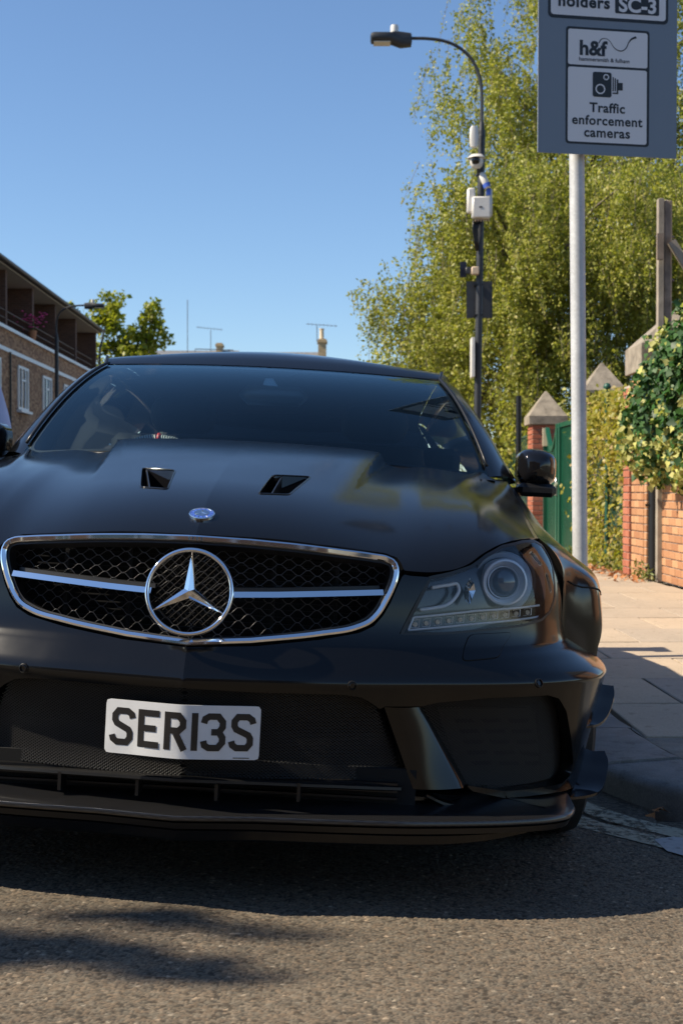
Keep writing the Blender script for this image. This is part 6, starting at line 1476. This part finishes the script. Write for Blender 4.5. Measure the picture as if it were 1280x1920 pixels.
# ---- variegated ivy on the wall
M['ivygreen'] = leaf_mat('ivy_green', [(.015, .05, .012), (.03, .085, .018), (.045, .11, .02)], .2, .5); M['ivycream'] = leaf_mat('ivy_cream', [(.40, .39, .13), (.52, .50, .20), (.28, .32, .06)], .35, .7)
M['ivygreen_one'] = plain('ivy_leaf_green', (.03, .085, .018), .6, spec=.12, var=.4, vscale=14); M['ivycream_one'] = plain('ivy_leaf_cream', (.42, .41, .13), .75, spec=.1, var=.3, vscale=14)
iv = empty('variegated_ivy', (3.1, 12.2, Z0)); tag(iv, 'mound of cream and green variegated ivy spilling over the brick wall', 'ivy')
def ivy_pts(n, r):
    """points on a lumpy mound hugging the wall: distance along the wall, height, stand-off"""
    s = r.random(n)*3.0-2.2; h = r.random(n); top = np.interp(s, [-2.2, -.6, .2, .62, .8], [2.35, 2.22, 1.98, 1.72, 1.42]); bot = np.interp(s, [-2.2, -.2, .45, .8], [.95, 1.0, 1.02, 1.22])+.09*np.sin(s*11)+.06*np.sin(s*29); top = top+.08*np.sin(s*8.3)+.05*np.sin(s*23)
    z = bot+(top-bot)*h; bulge = np.sqrt(np.clip(1-(2*h-1)**2, 0, 1))*.34*np.interp(s, [-2.2, .4, .8], [1, 1, .5]); x = -.16-bulge+.09*np.sin(s*9+z*7)+.05*np.sin(s*21-z*13)
    return np.stack([x, s, z], 1), h, s
r7 = np.random.default_rng(77); P, h, s = ivy_pts(9000, r7); P[:, 0] += r7.random(len(P))*.12
f = np.stack([np.interp(h, [0, .5, 1], [-.5, -1, -.4]), np.full(len(h), -.45), np.interp(h, [0, .5, 1], [-.3, .2, .9])], 1)
cream = (r7.random(len(P)) < np.clip(.12+.70*(s > .0)+.55*(h < .30)+.25*(h > .85)+.25*np.sin(s*6+h*5), .05, .92))
o = leaves_mesh('green_leaves', P[~cream], .062, M['ivygreen'], iv, .45, .95, up=f[~cream]); tag(o, kind='stuff'); o = leaves_mesh('cream_leaves', P[cream], .05, M['ivycream'], iv, .45, .95, up=f[cream]); tag(o, kind='stuff')
ivm = []
for mt in ('ivygreen_one', 'ivycream_one'):
    V = [(0,0,0), (.34,-.10,.06), (.50,.28,.07), (.27,.42,.05), (0,1.0,-.05), (-.27,.42,.05), (-.50,.28,.07), (-.34,-.10,.06), (0,.35,0)]; m_ = new_mesh('ivy_leaf', V, [(8,0,1), (8,1,2), (8,2,3), (8,3,4), (8,4,5), (8,5,6), (8,6,7), (8,7,0)], True); m_.materials.append(M[mt]); ivm.append(m_)
P, h, s = ivy_pts(280, r7)
for p, hh, ss in zip(P, h, s):
    if ss < -1.2: ss_ = ss
    cm = r7.random() < .08+.65*(ss > .05)+.45*(hh < .25); nrm = Vector((-.8+r7.normal(0, .3), -.6+r7.normal(0, .3), .35+r7.normal(0, .3))).normalized()
    o = obj('ivy_leaf', ivm[int(cm)], None, iv, (p[0]-.03, p[1], p[2])); z_ = nrm; y_ = Vector((r7.normal(0, .35), r7.normal(0, .35), -1)); y_ = (y_-z_*y_.dot(z_)).normalized(); x_ = y_.cross(z_); sc_ = r7.uniform(.038, .058); o.rotation_mode = 'QUATERNION'; o.rotation_quaternion = Matrix((x_, y_, z_)).transposed().to_quaternion(); o.scale = (sc_,)*3
mb = MB()
for k in range(30): y0 = r7.uniform(-1.9, .6); mb.tube([(-.03, y0, .0+r7.uniform(.0, .9)), (-.05, y0+r7.normal(0, .1), 1.2), (-.12, y0+r7.normal(0, .15), 1.8)], .008, 4)
mb.build('stems', M['vine'], iv, True, None)
# ---- weeds along the foot of the wall
M['weed'] = leaf_mat('weed_leaf', [(.08, .12, .02), (.16, .20, .04), (.25, .2, .08)], .3); M['deadleaf'] = plain('dead_leaf', (.38, .16, .06), .8, var=.4)
n = 2600; yk = rng.random(n)*4.6+12.7; wgt = np.clip(np.sin(yk*3.1)+np.sin(yk*7.7)*.6+.3, 0, 2); kp = rng.random(n)*2 < wgt; P = np.stack([2.86+rng.normal(0, .035, n), yk, Z0+rng.random(n)**2*.14+.01], 1)[kp]
o = leaves_mesh('wall_weeds', P, .05, M['weed'], None, -.6, .35); tag(o, 'tufts of weeds and grass along the foot of the wall and fence', kind='stuff')
n = 240; P = np.stack([2.80-np.abs(rng.normal(0, .12, n)), rng.random(n)*4+12.6, np.full(n, Z0+.012)], 1); o = leaves_mesh('fallen_leaves', P, .05, M['deadleaf'], None, 0, .7, up=np.array([0, 0, 2.5])); tag(o, 'scattered brown fallen leaves at the pavement edge', kind='stuff')

# ================================================================ the person behind the car, at the left edge
M['skin'] = plain('skin', (.45, .27, .19), .55); M['shirt'] = plain('pale_blue_shirt', (.38, .50, .78), .85, var=.08, vscale=7, bump=.25, bscale=14); M['jeans'] = plain('dark_jeans', (.03, .04, .07), .9, var=.2); M['hair'] = plain('dark_hair', (.02, .014, .01), .6); M['shoe'] = plain('shoe', (.03, .03, .03), .6)
pp = W(0, 760, 8.0); gz = float(road_z(pp.x-.26)); per = empty('person', (pp.x-.225, 8.0, gz)); tag(per, 'person in a pale blue shirt standing beyond the car at the left edge', 'person')
def skinned(name, V, E, R, mat, sub=2, parent=per):
    me = bpy.data.meshes.new(name); me.from_pydata(V, E, []); o = bpy.data.objects.new(name, me); col.objects.link(o); sk = o.modifiers.new('skin', 'SKIN'); o.modifiers.new('sub', 'SUBSURF').levels = sub
    lay = me.skin_vertices[0].data if me.skin_vertices else None
    for i, r in enumerate(R):
        rr_ = r if hasattr(r, '__len__') else (r, r); me.skin_vertices[0].data[i].radius = rr_
    me.skin_vertices[0].data[0].use_root = True
    dg = bpy.context.evaluated_depsgraph_get(); m2 = bpy.data.meshes.new_from_object(o.evaluated_get(dg)); bpy.data.objects.remove(o); m2.name = name
    m2.polygons.foreach_set('use_smooth', [True]*len(m2.polygons)); m2.materials.clear(); return obj(name, m2, mat, parent)
K = .97
V = [(0,0,.95),(0,0,1.12),(0,.01,1.30),(0,.015,1.42),(0,0,1.50),(0,-.01,1.60),
     (.17,.02,1.40),(.235,.05,1.14),(.21,-.06,.92),(.205,-.09,.84), (-.17,.02,1.40),(-.235,.05,1.14),(-.22,-.04,.92),(-.215,-.06,.84),
     (.10,0,.90),(.11,-.02,.50),(.11,.03,.09),(.12,-.10,.035), (-.10,0,.90),(-.11,.02,.50),(-.12,.06,.09),(-.13,-.07,.035)]
Ed = [(0,1),(1,2),(2,3),(3,4),(4,5),(3,6),(6,7),(7,8),(8,9),(3,10),(10,11),(11,12),(12,13),(0,14),(14,15),(15,16),(16,17),(0,18),(18,19),(19,20),(20,21)]
Rr = [(.15,.11),(.14,.105),(.16,.115),(.13,.09),.055,.075,.062,.045,.034,.028,.062,.045,.034,.028,.088,.058,.042,.035,.088,.058,.042,.035]
V = [(x*K, y*K, z*K) for x, y, z in V]; skinned('body', V, Ed, Rr, M['skin'])
skinned('shirt', [V[0], V[1], V[2], V[3], V[6], V[7], tuple(np.array(V[7])*.35+np.array(V[8])*.65), V[10], V[11], tuple(np.array(V[11])*.35+np.array(V[12])*.65)], [(0,1),(1,2),(2,3),(3,4),(4,5),(5,6),(3,7),(7,8),(8,9)], [(.175,.135),(.165,.125),(.18,.135),(.15,.105),.082,.066,.056,.082,.066,.056], M['shirt'])
skinned('trousers', [V[0], V[14], V[15], V[16], V[18], V[19], V[20]], [(0,1),(1,2),(2,3),(0,4),(4,5),(5,6)], [(.16,.12),.10,.072,.058,.10,.072,.058], M['jeans'])
hd = MB(); G = []
for t_ in np.linspace(0, math.pi, 18):
    z = 1.63-.118*math.cos(t_); row = []
    for a in np.linspace(0, 2*math.pi, 25):
        rx, ry = .074*math.sin(t_)**.8, .096*math.sin(t_)**.8; x, y = rx*math.cos(a), ry*math.sin(a)
        if y < 0 and abs(x) < .018 and 1.585 < z < 1.63: y -= .022*(1-abs(z-1.595)/.035 if z > 1.595 else 1)*.9          # nose
        if z < 1.57: y -= .006; x *= .86
        row.append((x, y-.012, z))
    G.append(row)
hd.grid(G); head = hd.build('head', M['skin'], per, True, None, recalc=True)
for sx_ in (-1, 1):
    MB().lathe([(.001,-.006), (.011,0), (.001,.006)], 10, (sx_*.03, -.094, 1.632), ax='y', cap=False).build('eye', M['white'], head); MB().lathe([(.002,-.008), (.026,-.004), (.028,.006), (.002,.008)], 12, (sx_*.075, .0, 1.62), ax='x', cap=False).build('ear', M['skin'], head)
MB().box((-.024, -.101, 1.562), (.024, -.088, 1.570), .002).build('mouth', plain('lips', (.35, .13, .11), .5), head)
hr = MB(); G = []
for t_ in np.linspace(math.pi*.42, math.pi, 12):
    z = 1.638-.128*math.cos(t_); G.append([(.085*math.sin(t_)**.8*math.cos(a), .107*math.sin(t_)**.8*math.sin(a)+(.022 if t_ < 2.0 else .006), z) for a in np.linspace(0, 2*math.pi, 25)])
hr.grid(G); hr.build('hair', M['hair'], head, True, None, recalc=True)
for sx_, wr in ((1, V[9]), (-1, V[13])):
    hv = [tuple(wr)]; he_ = []; hr_ = [.026]; w = Vector(wr); hv.append(tuple(w+Vector((0, -.01, -.055)))); he_.append((0, 1)); hr_.append((.038, .02))
    for k, (fx_, l) in enumerate(((-.03, .06), (-.01, .075), (.01, .078), (.028, .065))):
        b = len(hv); hv += [tuple(w+Vector((fx_*.6, -.012+fx_*.3, -.085))), tuple(w+Vector((fx_, -.018, -.085-l*.5))), tuple(w+Vector((fx_*.9, -.035, -.085-l)))]; he_ += [(1, b), (b, b+1), (b+1, b+2)]; hr_ += [.010, .009, .0075]
    b = len(hv); hv += [tuple(w+Vector((-sx_*.02, -.045, -.05))), tuple(w+Vector((-sx_*.02, -.065, -.085)))]; he_ += [(1, b), (b, b+1)]; hr_ += [.0105, .009]
    skinned('hand', hv, he_, hr_, M['skin'], 2)
for sx_, an in ((1, V[16]), (-1, V[20])): MB().box((an[0]-.05, an[1]-.20, -.0), (an[0]+.05, an[1]+.08, .085), .03).build('shoe', M['shoe'], per, True, 60)

n = 60; yk = rng.random(n)*2.2+3.75; P = []
for y_ in yk:
    k = np.argmin(np.abs(KK[:, 1]-y_)); o_ = KK[k]-KN[k]*abs(rng.normal(0, .06)); P.append((o_[0], o_[1], float(road_z(o_[0]))+.008))
o = leaves_mesh('gutter_leaves', np.array(P), .035, M['deadleaf'], None, 0, .7, up=np.array([0, 0, 2.5])); tag(o, 'dry brown leaves lying in the gutter by the kerb', kind='stuff')
scene.render.film_transparent = False
